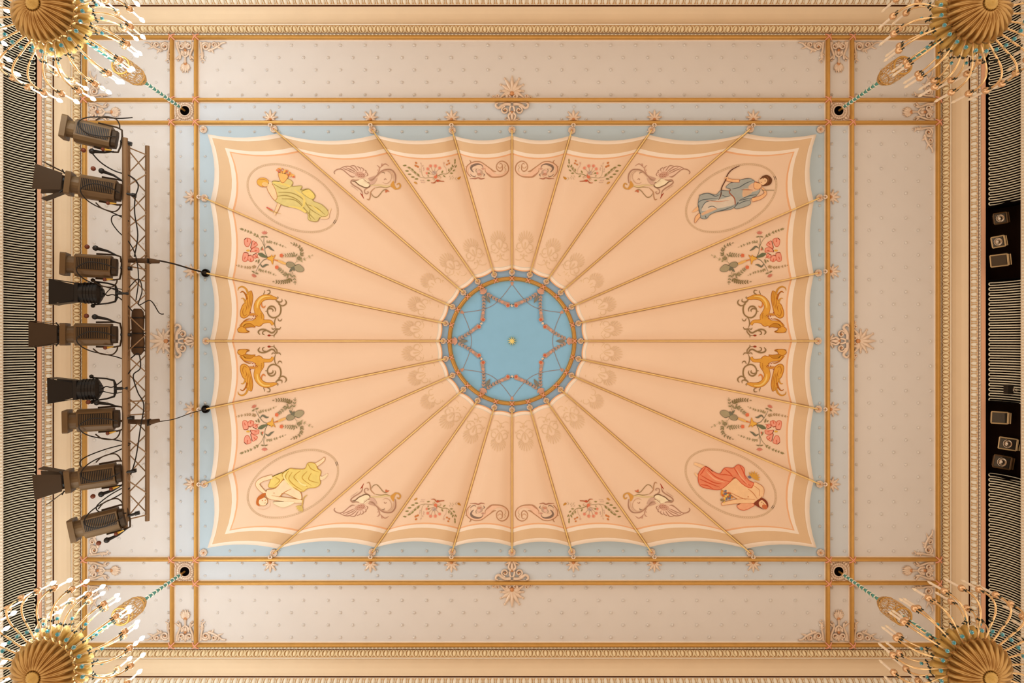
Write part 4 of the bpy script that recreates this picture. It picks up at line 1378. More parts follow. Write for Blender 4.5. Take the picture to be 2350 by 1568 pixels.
def fig_apollo():
    p = oval(672, 1111, -math.radians(27))
    p.T = (460, 1000, 5.2275)
    SK, YE, DK, HA, OR, LG = (248, 206, 160), (232, 196, 108), (200, 148, 62), (196, 104, 46), (196, 128, 70), (240, 212, 140)
    p.stroke([(1290, 395), (1400, 345), (1470, 295), (1485, 262)], [60, 52, 40, 22], OR)
    p.stroke([(1290, 395), (1400, 345), (1470, 295), (1485, 266)], [50, 42, 30, 14], SK)
    p.stroke([(1390, 490), (1460, 512), (1525, 462)], [46, 42, 18], SK)
    p.blob([(870, 490), (980, 445), (1020, 470), (920, 610), (820, 620), (830, 560)], YE, edge=DK, ew=8)
    p.blob([(980, 460), (1060, 400), (1140, 402), (1250, 400), (1290, 330), (1375, 338), (1405, 400), (1445, 430), (1430, 500), (1435, 580), (1380, 622), (1290, 632), (1230, 672), (1150, 660), (1080, 600), (1020, 540)], YE, edge=DK, ew=8)
    p.blob([(780, 690), (800, 650), (900, 632), (1000, 530), (1060, 590), (1180, 660), (1212, 720), (1190, 770), (1000, 690), (950, 742), (850, 765), (800, 745)], SK, edge=OR, ew=7)
    for q in ([(860, 495), (740, 530), (685, 580), (720, 640), (780, 690)], [(850, 745), (1000, 765), (1140, 785), (1225, 792)]):
        p.stroke(q, [54] * (len(q) - 1) + [36], OR)
        p.stroke(q, [44] * (len(q) - 1) + [28], SK)
    p.blob([(870, 800), (1000, 790), (1130, 800), (1010, 860), (930, 845)], (244, 214, 172), edge=(226, 184, 130), ew=5)
    for q in ([(1060, 420), (1020, 500), (1080, 600), (1190, 670)], [(1100, 440), (1060, 520), (1130, 600), (1230, 660)], [(1200, 420), (1120, 500), (1220, 580), (1290, 620)], [(1280, 430), (1220, 510), (1330, 600)], [(1330, 450), (1300, 530), (1420, 570)], [(1290, 340), (1330, 400), (1420, 440)], [(900, 500), (950, 540), (890, 600)]):
        p.stroke(q, 11, DK)
    for q in ([(1030, 440), (1000, 490), (1060, 580), (1140, 650)], [(1150, 520), (1210, 580), (1270, 600)]):
        p.stroke(q, [6, 18, 18, 6][:len(q)], LG)
    p.stroke([(940, 740), (1010, 680), (1090, 640)], 9, OR)
    p.ell(882, 690, 6, 6, OR)
    p.ell(748, 790, 58, 54, SK, 0.3, edge=OR, ew=6)
    p.blob([(668, 815), (680, 750), (735, 702), (782, 690), (765, 742), (705, 775), (705, 838), (735, 852), (690, 842)], HA)
    p.ell(742, 780, 7, 5, HA)
    p.ell(778, 775, 7, 5, HA)
    p.stroke([(765, 812), (785, 805)], [7, 5], OR)
    p.stroke([(690, 880), (760, 890), (825, 855), (832, 790)], [4, 5, 5, 4], (226, 180, 140))
    p.stroke([(1278, 715), (1235, 755), (1215, 850), (1180, 880)], [9, 13, 16, 10], (206, 160, 84))
    for a in (2.2, 2.6, 1.9, 3.0, 1.5):
        p.leaf(1215, 845, a, 80, 24, (214, 176, 96))
    return p


def fig_bacchante():
    p = oval(1677, 1110, math.radians(27))
    p.T = (1560, 1000, 5.2275)
    SK, RO, RE, HA, OR, LI = (244, 190, 138), (232, 132, 92), (208, 84, 52), (134, 62, 40), (202, 120, 70), (240, 164, 120)
    p.stroke([(320, 395), (240, 360), (175, 335)], [46, 36, 26], SK)
    p.stroke([(240, 510), (180, 450)], [30, 16], SK)
    p.blob([(500, 640), (600, 560), (680, 510), (760, 580), (860, 630), (890, 570), (970, 610), (1000, 700), (965, 755), (920, 805), (800, 785), (700, 765), (600, 700)], SK, edge=OR, ew=7)
    p.stroke([(890, 575), (980, 640), (975, 730)], [50, 62, 50], OR)
    p.stroke([(890, 575), (980, 640), (975, 730)], [40, 50, 40], SK)
    p.blob([(690, 835), (780, 800), (895, 825), (860, 860), (780, 895), (715, 882)], LI, edge=RE, ew=6)
    p.stroke([(900, 790), (750, 785), (620, 800), (500, 825)], [50, 60, 50, 36], OR)
    p.stroke([(900, 790), (750, 785), (620, 800), (505, 823)], [40, 50, 40, 28], SK)
    p.blob([(310, 370), (400, 430), (480, 460), (540, 390), (640, 390), (700, 350), (770, 390), (780, 470), (830, 540), (885, 570), (860, 622), (820, 622), (750, 580), (660, 500), (600, 560), (500, 640), (400, 645), (250, 605), (220, 490), (250, 420)], RO, edge=RE, ew=8)
    for q in ([(310, 380), (270, 440), (240, 480)], [(330, 400), (440, 500), (600, 555)], [(260, 480), (400, 560), (500, 580)], [(240, 520), (350, 570), (480, 620)], [(250, 590), (330, 600), (400, 640)], [(540, 400), (600, 450), (640, 500)], [(650, 390), (700, 460), (780, 560), (850, 600)], [(720, 360), (760, 430), (790, 520)], [(480, 470), (560, 470), (640, 490)]):
        p.stroke(q, 13, RE)
    for q in ([(320, 430), (420, 520), (540, 560)], [(680, 400), (730, 490), (820, 590)]):
        p.stroke(q, [6, 18, 6], LI)
    p.stroke([(820, 640), (880, 690), (930, 760)], 8, OR)
    p.stroke([(620, 690), (720, 740), (800, 770)], 8, OR)
    p.ell(820, 735, 7, 7, OR)
    random.seed(5)
    for i in range(38):
        a, q = random.uniform(0, 6.28), random.uniform(0, 80)
        p.ell(550 + q * math.cos(a), 725 + q * 0.95 * math.sin(a), 15, 12, random.choice([(226, 140, 56), (206, 100, 50), (116, 112, 122), (150, 120, 80), (236, 180, 90)]), i)
    for i in range(7):
        p.leaf(880, 510, -2.2 + i * 0.42, 90, 22, (214, 150, 62))
    p.leaf(860, 510, 3.6, 50, 30, (116, 108, 124))
    p.ell(988, 812, 60, 48, SK, 0.7)
    p.blob([(890, 812), (955, 760), (1000, 752), (1050, 795), (1062, 850), (1040, 880), (1040, 830), (990, 775), (950, 800), (960, 850), (1010, 890), (930, 850)], HA)
    p.ell(1020, 855, 36, 28, (206, 110, 66), 0.6)
    p.ell(985, 800, 6, 5, HA)
    p.ell(1005, 815, 6, 5, HA)
    return p


MOTIF = {0: ('painted_scroll', scroll()), 1: ('painted_bouquet', bouquet()), 2: ('painted_swan', swan()), 4: ('painted_flower_spray', bigflower()), 5: ('painted_griffin', griffin())}
FIG = {3: ('painted_flower_bearer', fig_flora()), 8: ('painted_lute_bearer', fig_apollo()), 15: ('painted_garland_bearer', fig_bacchante()), 20: ('painted_archer', fig_diana())}
for k in range(24):
    q, mir = gore_kind(k)
    dep = lambda x, y, k=k: surf(x, y, k)
    if q == 3:
        FIG[k][1].emit(FIG[k][0], GORES[k], dep)
    else:
        MOTIF[q][1].emit(MOTIF[q][0], GORES[k], dep, mir)
    # anthemion by the inner ring, drawn along the middle of the gore
    a, b_ = on_rod(k, 231), on_rod(k + 1, 231)
    mx_, my_ = (a[0] + b_[0]) / 2 - MXC, (a[1] + b_[1]) / 2 - MYC
    l = math.hypot(mx_, my_)
    ux, uy = mx_ / l, my_ / l
    C0 = (228, 184, 140)
    an = Paint()
    L2 = lambda v, u: (MXC + ux * u - uy * v, MYC + uy * u + ux * v)
    for i in range(11):
        t = (i - 5) / 5
        ang = t * 1.75
        r1 = 25 - 7 * abs(t) ** 1.5
        an.stroke([L2(7 * math.sin(ang * 0.8), 231 + 5 * math.cos(ang)), L2((r1 * 0.7) * math.sin(ang * 0.95), 231 + r1 * 0.75 * math.cos(ang * 0.95)), L2(r1 * math.sin(ang * 0.78), 231 + r1 * math.cos(ang * 0.78))], [0.9, 2.0, 1.2], C0)
    for sg in (-1, 1):
        an.stroke([L2(0, 211), L2(sg * 5, 217), L2(sg * 8, 225), L2(sg * 12, 229)], 1.8, C0)
        an.stroke([L2(sg * 9, 226), L2(sg * 17, 224), L2(sg * 19, 216), L2(sg * 13, 212), L2(sg * 9, 216)], 1.8, C0)
        an.stroke([L2(sg * 2, 210), L2(sg * 8, 205), L2(sg * 15, 207), L2(sg * 20, 211), L2(sg * 21, 206)], 1.7, C0)
        an.stroke([L2(sg * 2, 196), L2(sg * 7, 200), L2(sg * 8, 195)], 1.6, C0)
        an.stroke([L2(sg * 1, 193), L2(sg * 7, 187), L2(sg * 14, 186), L2(sg * 18, 188)], 1.6, C0)
    an.stroke([L2(0, 190), L2(0, 198), L2(0, 203)], [2.4, 3.0, 1.4], C0)
    an.stroke([L2(0, 214), L2(0, 222), L2(0, 229)], [1.6, 3.0, 1.4], C0)
    an.emit('painted_anthemion', GORES[k], dep)

# garland star in the medallion
g = Paint()
pol = lambda R, a: (MXC + R * math.cos(a), MYC + R * math.sin(a))
TAN, RED, GRN, CRL = (178, 140, 120), (198, 100, 68), (112, 112, 104), (208, 150, 122)
for k in range(6):
    a = k * PI / 3 + PI / 6
    # thin arcs between the ribbon points
    g.stroke([pol(131, a), pol(104, a + 0.22), pol(93, a + PI / 6), pol(104, a + PI / 3 - 0.22), pol(131, a + PI / 3)], [1.4] * 5, (150, 132, 128), 8)
    g.blob([pol(134, a - 0.03), pol(136, a), pol(134, a + 0.03), pol(127, a)], CRL)
for k in range(6):
    a = k * PI / 3
    for sg in (-1, 1):
        e = a + sg * PI / 6
        q = [pol(126, a + sg * 0.03), pol(108, a + sg * 0.12), pol(93, a + sg * 0.27), pol(86, a + sg * 0.40), pol(83, e)]
        g.stroke(q, [2.4, 2.6, 2.6, 2.4, 2.0], GRN, 6)
        qq = catmull(q, 6)
        for i in range(1, len(qq) - 6, 2):
            x, y = qq[i]
            an_ = math.atan2(qq[i + 1][1] - y, qq[i + 1][0] - x)
            for s2 in (-0.5, 0.5):
                g.leaf(x, y, an_ + s2, 8.5, 4.2, TAN)
        x, y = qq[int(len(qq) * 0.5)]
        g.ell(x, y, 4.2, 3.0, CRL, an_)
        x, y = pol(82.5, e - sg * 0.115)
        for i in range(8):
            g.leaf(x, y, i * PI / 4, 6.0, 3.4, CRL)
        g.ell(x, y, 3.4, 3.4, RED)
    x, y = pol(81.5, a + PI / 6)
    g.ell(x, y, 3.0, 3.0, (226, 190, 160))
    c = a + PI
    x, y = pol(123, a)
    g.leaf(x, y, c, 23, 8.5, (136, 122, 104))
    g.stroke([pol(120, a), pol(103, a)], [1.2, 0.6], GRN)
    g.blob([pol(136, a - 0.055), pol(131, a), pol(136, a + 0.055), pol(138.5, a)], CRL)
    for i in range(5):
        g.leaf(*pol(125, a), a + (i - 2) * 0.42, 13, 5, CRL)
g.emit('painted_garland', med, lambda x, y: 9.992)

# ------------------------------------------------------------------ chandeliers
D0 = 6.78                                  # height of the lowest boss above the camera
NL, NU = 26, 16


def flute(n_, amp, rim):
    def fn(a, r, z):
        s = abs(math.sin(n_ * a / 2)) ** 0.55
        t = min(1.0, max(0.0, (r - 0.05) / 0.22))
        return r * (1 + rim * t ** 5 * (s - 0.6)), z - amp * t * (s - 0.5)
    return fn


def chandelier_meshes():
    m = {}
    b = MB().lathe([(0.066, 0.055), (0.072, 0.045), (0.09, 0.040), (0.13, 0.048), (0.18, 0.070), (0.23, 0.110), (0.27, 0.160), (0.300, 0.215), (0.312, 0.245), (0.300, 0.250), (0.24, 0.20), (0.1, 0.14)], NL * 8, fn=flute(NL, 0.055, 0.20))
    m['dish'] = b.mesh('shell_dish', [M['dish']], True)
    b = MB().lathe([(0.002, -0.012), (0.02, -0.010), (0.034, 0.0), (0.038, 0.014), (0.050, 0.020), (0.062, 0.030), (0.066, 0.050), (0.058, 0.06)], 48,
                   fn=lambda a, r, z: (r * (1 + 0.06 * math.cos(16 * a) * (r > 0.03)), z))
    m['boss'] = b.mesh('boss', [M['golddark']], True)
    b = MB().lathe([(0.16, 0.34), (0.22, 0.345), (0.27, 0.365), (0.315, 0.405), (0.345, 0.455), (0.335, 0.46), (0.26, 0.40), (0.16, 0.37)], NL * 8, fn=flute(NL, 0.040, 0.20))
    m['petals'] = b.mesh('petal_dish', [M['golddark']], True)
    b = MB().lathe([(0.10, 0.14), (0.12, 0.26), (0.17, 0.32), (0.10, 0.40), (0.06, 0.50), (0.10, 0.56), (0.14, 0.60), (0.07, 0.68), (0.04, 0.80), (0.05, 0.86), (0.02, 0.90)], 24)
    m['stem'] = b.mesh('stem', [M['bronze']], True)
    arm = [(0.14, 0.30), (0.24, 0.245), (0.36, 0.205), (0.48, 0.175), (0.60, 0.150), (0.69, 0.175), (0.735, 0.255), (0.748, 0.345), (0.748, 0.41)]
    m['arm'] = MB().tube([(r, 0, z) for r, z in catmull(arm, 3)], 0.0105, 6).mesh('arm', [M['bronze']], True)
    up = [(0.08, 0.58), (0.16, 0.54), (0.27, 0.53), (0.37, 0.55), (0.44, 0.63), (0.475, 0.72), (0.477, 0.79)]
    m['uparm'] = MB().tube([(r, 0, z) for r, z in catmull(up, 3)], 0.0090, 6).mesh('upper_arm', [M['bronze']], True)

    def cup(R, z, nm):
        return MB().lathe([(0.004, -0.040), (0.020, -0.034), (0.033, -0.016), (0.037, 0.004), (0.033, 0.020), (0.022, 0.030), (0.014, 0.036)], 14, (R, 0, z)).mesh(nm, [M['cup']], True)

    def candle(R, z, lit):
        c = 0.0090 if lit else 0.0130
        return MB().lathe([(c, 0.030), (c, 0.205), (c * 0.8, 0.212), (0.003, 0.213)], 10, (R, 0, z)).mesh('candle', [M['litwax' if lit else 'wax']], True)

    def bulb(R, z, lit):
        k = 1.4 if lit else 1.0
        return MB().lathe([(0.006, 0.205), (0.013 * k, 0.222), (0.016 * k, 0.242), (0.012 * k, 0.268), (0.005, 0.292), (0.001, 0.300)], 10, (R, 0, z)).mesh('flame_bulb', [M['lit' if lit else 'flame']], True)

    def knot(pts, nm):
        b_ = MB()
        for R, z, s in pts:
            for i in range(4):
                a = PI / 4 + i * PI / 2
                dy, dz = math.cos(a) * 0.035 * s, math.sin(a) * 0.035 * s
                b_.tube([(R, 0, z), (R + 0.012, dy * 0.6, z + dz * 0.6), (R + 0.004, dy, z + dz)], [0.006, 0.011 * s, 0.002], 4)
            b_.sphere((R, 0, z), 0.013 * s, 6, 4)
        return b_.mesh(nm, [M['patina']], True)

    def drop(R, z, s=1.0):
        return MB().lathe([(0.002, 0.0), (0.008 * s, -0.012 * s), (0.019 * s, -0.036 * s), (0.0175 * s, -0.048 * s), (0.008 * s, -0.058 * s), (0.001, -0.060 * s)], 8, (R, 0, z)).mesh('crystal_drop', [M['teal']], False)
    for lit in (0, 1):
        m['candle%d' % lit], m['bulb%d' % lit] = candle(0.748, 0.43, lit), bulb(0.748, 0.43, lit)
        m['ucandle%d' % lit], m['ubulb%d' % lit] = candle(0.477, 0.81, lit), bulb(0.477, 0.81, lit)
    m['cup'], m['ucup'] = cup(0.748, 0.43, 'drip_cup'), cup(0.477, 0.81, 'drip_cup')
    m['knot'], m['knot2'] = knot([(0.52, 0.168, 1.0)], 'leaf_knot'), knot([(0.742, 0.36, 0.85)], 'leaf_knot')
    m['uknot'], m['uknot2'] = knot([(0.33, 0.54, 0.9)], 'leaf_knot'), knot([(0.475, 0.745, 0.8)], 'leaf_knot')
    m['drop'], m['udrop'] = drop(0.43, 0.185, 1.1), drop(0.40, 0.57, 0.95)
    # crown: open filigree basket
    b = MB()
    for z, R, r in ((1.58, 0.102, 0.013), (1.64, 0.108, 0.008), (1.92, 0.104, 0.010), (2.02, 0.07, 0.008)):
        b.tube([(R * math.cos(2 * PI * i / 32), R * math.sin(2 * PI * i / 32), z) for i in range(32)], r, 6, closed=True)
    m['crown_rings'] = b.mesh('crown_ring', [M['gold']], True)
    b = MB()
    n_ = 18
    for i in range(n_):
        a = 2 * PI * i / n_
        pts = []
        for t in range(9):
            u = t / 8
            aa = a + 0.16 * math.sin(2 * PI * u)
            R = 0.104 + 0.012 * math.sin(PI * u)
            pts.append((R * math.cos(aa), R * math.sin(aa), 1.58 + 0.34 * u))
        b.tube(pts, 0.0065, 4)
        for zz in (1.66, 1.76, 1.86):
            aa = a + PI / n_
            b.tube([(0.112 * math.cos(aa + 0.09 * math.cos(q)), 0.112 * math.sin(aa + 0.09 * math.cos(q)), zz + 0.030 * math.sin(q)) for q in [2 * PI * j / 8 for j in range(8)]], 0.004, 4, closed=True)
        b.tube([(0.104 * math.cos(a), 0.104 * math.sin(a), 1.92), (0.09 * math.cos(a), 0.09 * math.sin(a), 1.99), (0.06 * math.cos(a), 0.06 * math.sin(a), 2.06), (0.02 * math.cos(a), 0.02 * math.sin(a), 2.12)], 0.005, 4)
    m['crown_filigree'] = b.mesh('crown_filigree', [M['bronze']], True)

    def strand(z0, z1, n_, r, mt, nm):
        b_ = MB()
        h = (z1 - z0) / n_
        for i in range(n_):
            z = z0 + h * i
            b_.lathe([(0.004, z), (r, z + h * 0.10), (r * 0.72, z + h * 0.70), (r * 0.45, z + h * 0.80)], 8, m=0)
            b_.tube([(r * 0.85 * math.cos(2 * PI * j / 10), r * 0.85 * math.sin(2 * PI * j / 10), z + h * 0.90) for j in range(10)], r * 0.28, 5, 1, closed=True)
        return b_.mesh(nm, [mt, M['cream']], True)
    m['chain'] = strand(2.12, 3.06, 10, 0.027, M['green'], 'chain')
    m['strand'] = strand(0.90, 1.60, 7, 0.026, M['green'], 'crystal_strand')
    m['hook'] = MB().lathe([(0.022, 3.06), (0.03, 3.08), (0.02, 3.10), (0.014, 3.12), (0.014, 3.215)], 12).mesh('hook_rod', [M['gold']], True)
    return m


CH = chandelier_meshes()
CLAB = {'tl': ('lit gold chandelier with glowing candle bulbs in the top left corner', 1), 'bl': ('lit gold chandelier with glowing candle bulbs in the bottom left corner', 1),
        'tr': ('unlit gold chandelier with white candles in the top right corner', 0), 'br': ('unlit gold chandelier with white candles in the bottom right corner', 0)}
for key, (hx_, hy_) in HOOK.items():
    lab, lit = CLAB[key]
    at = P(hx_, hy_, DC)
    e = empty('chandelier', (at.x, at.y, CAMZ + D0), lab, 'chandelier', 'four chandeliers of the hall')
    for nm, kx in (('shell_dish', 'dish'), ('boss', 'boss'), ('petal_dish', 'petals'), ('stem', 'stem'), ('crown_ring', 'crown_rings'), ('crown_filigree', 'crown_filigree'), ('chain', 'chain'), ('crystal_strand', 'strand'), ('hook_rod', 'hook')):
        obj(nm, CH[kx], e)
    for i in range(NL):
        a = obj('arm', CH['arm'], e)
        a.rotation_euler = (0, 0, 2 * PI * (i + 0.3) / NL)
        for nm, kx in (('drip_cup', 'cup'), ('candle', 'candle%d' % lit), ('flame_bulb', 'bulb%d' % lit), ('leaf_knot', 'knot'), ('leaf_knot', 'knot2'), ('crystal_drop', 'drop')):
            obj(nm, CH[kx], a)
        if lit and i % 2 == 0:
            ld = bpy.data.lights.new('bulb_light', 'POINT')
            ld.energy, ld.color, ld.shadow_soft_size = BULB_WATT, BULB_COLOR, 0.03
            lo = bpy.data.objects.new('bulb_light', ld)
            COL.objects.link(lo)
            lo.parent = a
            lo.location = (0.748, 0, 0.43 + 0.345)
    for i in range(NU):
        a = obj('upper_arm', CH['uparm'], e)
        a.rotation_euler = (0, 0, 2 * PI * (i + 0.5) / NU)
        for nm, kx in (('drip_cup', 'ucup'), ('candle', 'ucandle%d' % lit), ('flame_bulb', 'ubulb%d' % lit), ('leaf_knot', 'uknot'), ('leaf_knot', 'uknot2'), ('crystal_drop', 'udrop')):
            obj(nm, CH[kx], a)

# ------------------------------------------------------------------ truss with its rigging
TA, TB, TC_ = (-4.83, 8.70), (-4.734, 9.05), (-4.985, 9.05)
TY0, TY1 = -2.54, 2.33
truss = empty('lighting_truss', (TA[0], 0, CAMZ + TA[1]), 'long triangular aluminium truss hung below the left side of the ceiling', 'truss')
for (x, d) in (TA, TB, TC_):
    b = MB().tube([(x, TY0, CAMZ + d), (x, TY1, CAMZ + d)], 0.033 if (x, d) == TA else 0.0275, 12)
    b.build('chord', M['steel'], truss, True)
n_ = 18
h = (TY1 - TY0 - 0.2) / n_
for (c0, c1, ph) in ((TA, TB, 0), (TA, TC_, 1), (TC_, TB, 1)):
    for i in range(n_):
        y0, y1 = TY0 + 0.1 + h * i, TY0 + 0.1 + h * (i + 1)
        s, t = (c0, c1) if (i + ph) % 2 == 0 else (c1, c0)
        MB().tube([(s[0], y0, CAMZ + s[1]), (t[0], y1, CAMZ + t[1])], 0.0085, 6).build('brace', M['steel'], truss, True)
for y in (TY0 + 0.1, -0.95, -0.80, 0.75, 0.92, TY1 - 0.1):
    MB().tube([(TA[0], y, CAMZ + TA[1]), (TB[0], y + 0.02, CAMZ + TB[1])], 0.0085, 6).build('brace', M['steel'], truss, True)
for y in (-1.05, 0.85):
    for (x, d) in (TA, TB, TC_):
        MB().tube([(x, y - 0.05, CAMZ + d), (x, y + 0.05, CAMZ + d)], 0.031, 12).build('coupler', M['steel'], truss, True)


def wire(pts, r, sub=6, k=5):
    return MB().tube(catmull([tuple(p) for p in pts], sub), r, k)


for k, (y, pyc) in ((5, (598, 596)), (7, (968, 970))):
    e = empty('rigging_bracket', P(320, y, 8.92), 'dark rigging bracket across the truss with its %s suspension cable' % ('upper' if k == 5 else 'lower'), 'bracket', 'rigging brackets on the truss')
    s = -1 if k == 5 else 1
    b = MB().tube([P(276, y + 8 * s * -1 * 0 - 8 * -s * 0 + s * -2, 8.88), P(300, y, 8.90), P(345, y + 1, 8.93), P(366, y + 3 * -s, 8.95)], [0.012, 0.03, 0.034, 0.022], 8)
    b.build('bar', M['bag'], e, True)
    b = MB().box(P(337, y - 5, 8.86), P(347, y + 8, 8.95))
    b.build('shackle', M['lampblack'], e)
    wire([P(364, y, 8.95), P(400, y + (8 if k == 5 else -6), 9.3), P(440, y + (20 if k == 5 else -20), 9.7), P(*ROS[k], 9.95)], 0.011 if k == 5 else 0.006).build('suspension_cable', M['cable'], e, True)
e = empty('hoist_bag', P(317, 762, 8.8), 'brown canvas chain bag slung inside the middle of the truss', 'bag')
b = MB()
sec = [(-0.075, -0.03), (-0.06, -0.09), (0.06, -0.09), (0.085, -0.03), (0.08, 0.08), (-0.07, 0.08)]
c0 = P(315, 762, 8.985)
rows = []
for t, f in ((-0.30, 0.55), (-0.26, 0.9), (-0.15, 1.0), (0.0, 0.92), (0.15, 1.05), (0.25, 0.95), (0.30, 0.5)):
    rows.append([(c0.x + x * f * 0.85, c0.y + t, c0.z + z * f * 0.6) for x, z in sec])
b.grid(rows, closed=True)
b.f.append(tuple(range(6)))
b.m.append(0)
b.f.append(tuple(range(len(b.v) - 6, len(b.v))))
b.m.append(0)
b.build('sack', M['bag'], e, True)
for t in (-0.18, 0.02, 0.2):
    b = MB().tube([(c0.x + x * 0.92, c0.y + t, c0.z + z * 0.66) for x, z in sec], 0.008, 5, closed=True)
    b.build('strap', M['lampblack'], e, True)

# ------------------------------------------------------------------ stage lamps
LS = {}


def prism_x(b, sec, x0, x1, f0=1.0, f1=1.0, m=0):
    r0, r1 = [(x0, y * f0, z * f0) for y, z in sec], [(x1, y * f1, z * f1) for y, z in sec]
    n0 = len(b.v)
    b.grid([r0, r1], m, closed=True)
    n_ = len(sec)
    b.f += [tuple(range(n0, n0 + n_)), tuple(reversed(range(n0 + n_, n0 + 2 * n_)))]
    b.m += [m, m]
    return b


def cyl_x(b, x0, x1, r0, r1=None, n_=18, m=0):
    return prism_x(b, [(math.cos(2 * PI * i / n_), math.sin(2 * PI * i / n_)) for i in range(n_)], x0, x1, r0, r1 or r0, m)


BSEC = [(-0.135, -0.03), (-0.105, -0.098), (0.070, -0.098), (0.112, -0.070), (0.138, -0.02), (0.138, 0.10), (0.08, 0.14), (-0.08, 0.14), (-0.135, 0.10)]
LS['body'] = prism_x(MB(), BSEC, -0.385, 0.0).mesh('housing', [M['lampbody']])
LS['vent'] = MB().box((-0.362, -0.086, -0.1015), (-0.020, 0.050, -0.0975)).mesh('vent_panel', [M['lampblack']])
b = MB()
for i in range(18):
    x = -0.352 + i * 0.0188
    b.box((x, -0.082, -0.106), (x + 0.0065, 0.046, -0.100))
LS['louvers'] = b.mesh('louvers', [M['lampbody']])
LS['neck'] = cyl_x(MB(), -0.47, -0.385, 0.102).mesh('neck', [M['lampbody']], False)
LS['ring'] = prism_x(MB(), [(-0.135, -0.12), (-0.12, -0.135), (0.12, -0.135), (0.135, -0.12), (0.135, 0.12), (0.12, 0.135), (-0.12, 0.135), (-0.135, 0.12)], -0.525, -0.465).mesh('filter_frame', [M['lampbody']])
LS['rear'] = prism_x(MB(), BSEC, 0.012, 0.058, 0.80, 0.76).mesh('rear_plate', [M['lampdark']])
b = MB().tube([(-0.17, 0.150, 0.0), (0.03, 0.155, 0.03), (0.085, 0.14, 0.05), (0.10, 0.06, 0.055), (0.10, -0.06, 0.055), (0.085, -0.14, 0.05), (0.03, -0.155, 0.03), (-0.17, -0.150, 0.0)], 0.011, 6)
LS['yoke'] = b.mesh('yoke', [M['lampdark']], True)
b = MB()
cyl_x(b, 0.09, 0.20, 0.016, n_=8)
b.box((0.165, -0.022, 0.0), (0.215, 0.022, 0.06))
b.xf(Matrix.Translation((0, 0, 0.04)))
LS['clamp'] = b.mesh('clamp', [M['lampblack']])
b = MB().sphere((-0.055, 0.165, -0.075), 0.024, 8, 5, 0)
b.tube([(-0.055, 0.165, -0.075), (0.03, 0.150, -0.05)], [0.018, 0.006], 6, 1)
LS['knob'] = b.mesh('tilt_knob', [M['knob'], M['brass']], True)
FLAPS = {'low': [(-0.10, -0.125), (0.10, -0.125), (0.155, -0.185), (-0.155, -0.185)], 'up': [(-0.10, 0.125), (0.10, 0.125), (0.15, 0.20), (-0.15, 0.20)]}


def flap(y0, z0, y1, z1, Y0_, Z0_, Y1_, Z1_, x0=-0.555, x1=-0.83, nm='barn_door', th=0.006):
    b_ = MB()
    q = [Vector((x0, y0, z0)), Vector((x0, y1, z1)), Vector((x1, Y1_, Z1_)), Vector((x1, Y0_, Z0_))]
    nn = (q[1] - q[0]).cross(q[3] - q[0]).normalized() * th
    vs = q + [v + nn for v in q]
    b_.add(vs, [(0, 1, 2, 3), (7, 6, 5, 4), (0, 4, 5, 1), (1, 5, 6, 2), (2, 6, 7, 3), (3, 7, 4, 0)])
    return b_.mesh(nm, [M['lampdark']])


DOORS = [flap(-0.10, -0.125, 0.10, -0.125, -0.150, -0.165, 0.150, -0.165), flap(-0.10, 0.125, 0.10, 0.125, -0.15, 0.18, 0.15, 0.18)]
SIDEDOORS = {'straight': [flap(0.12, -0.10, 0.12, 0.10, 0.155, -0.12, 0.155, 0.12), flap(-0.12, -0.10, -0.12, 0.10, -0.155, -0.12, -0.155, 0.12)],
             'splayed': [flap(0.12, -0.10, 0.12, 0.10, 0.24, -0.12, 0.24, 0.12, x1=-0.74), flap(-0.12, -0.10, -0.12, 0.10, -0.20, -0.12, -0.20, 0.12, x1=-0.78)]}
b = MB()
cyl_x(b, -0.556, -0.525, 0.085, n_=14)
for sy in (-1, 1):
    b.tube([(-0.54, sy * 0.10, -0.10), (-0.56, sy * 0.14, -0.13)], 0.008, 5)
LS['hinge'] = b.mesh('door_hinge', [M['lampblack']])
LS['plug'] = None


def stage_lamp(px, py, yaw, doors, label, flip=1, plug=True, d=8.62):
    e = empty('stage_spotlight', P(px, py, d), label, 'stage light', 'stage lights along the truss', rot=(0, math.radians(-20), math.radians(yaw)))
    for nm, kx in (('housing', 'body'), ('vent_panel', 'vent'), ('louvers', 'louvers'), ('neck', 'neck'), ('filter_frame', 'ring'), ('rear_plate', 'rear'), ('yoke', 'yoke'), ('clamp', 'clamp'), ('tilt_knob', 'knob')):
        o = obj(nm, LS[kx], e)
        if nm == 'louvers':
            o['kind'] = 'stuff'
    if doors:
        obj('door_hinge', LS['hinge'], e)
        for f in DOORS + SIDEDOORS[doors]:
            obj('barn_door', f, e)
    s = flip
    if plug:
        b_ = MB().sphere((-0.26, -0.225 * s, -0.05), 0.030, 8, 5, 0)
        b_.sphere((-0.17, -0.215 * s, -0.05), 0.036, 8, 5, 1)
        b_.tube([(-0.17, -0.215 * s, -0.05), (-0.04, -0.19 * s, -0.03), (0.05, -0.15 * s, 0.0)], [0.022, 0.014, 0.008], 6, 1)
        b_.build('plug', [M['knob'], M['lampblack']], e, True, world=False)
    b_ = wire([(0.06, 0.02 * s, -0.10), (-0.05, -0.02 * s, -0.15), (-0.22, -0.03 * s, -0.16), (-0.34, 0.05 * s, -0.15), (-0.31, 0.14 * s, -0.10), (-0.20, 0.21 * s, -0.02), (0.02, 0.27 * s, 0.05), (0.17, 0.33 * s, 0.08)], 0.0075)
    b_.build('cable', M['cable'], e, True, world=False)
    b_ = wire([(-0.20, 0.175 * s, 0.0), (-0.12, 0.235 * s, -0.02), (0.0, 0.25 * s, 0.0), (0.05, 0.20 * s, 0.03), (0.06, 0.14 * s, 0.04)], 0.0085)
    b_.build('bracket_arm', M['lampdark'], e, True, world=False)
    return e


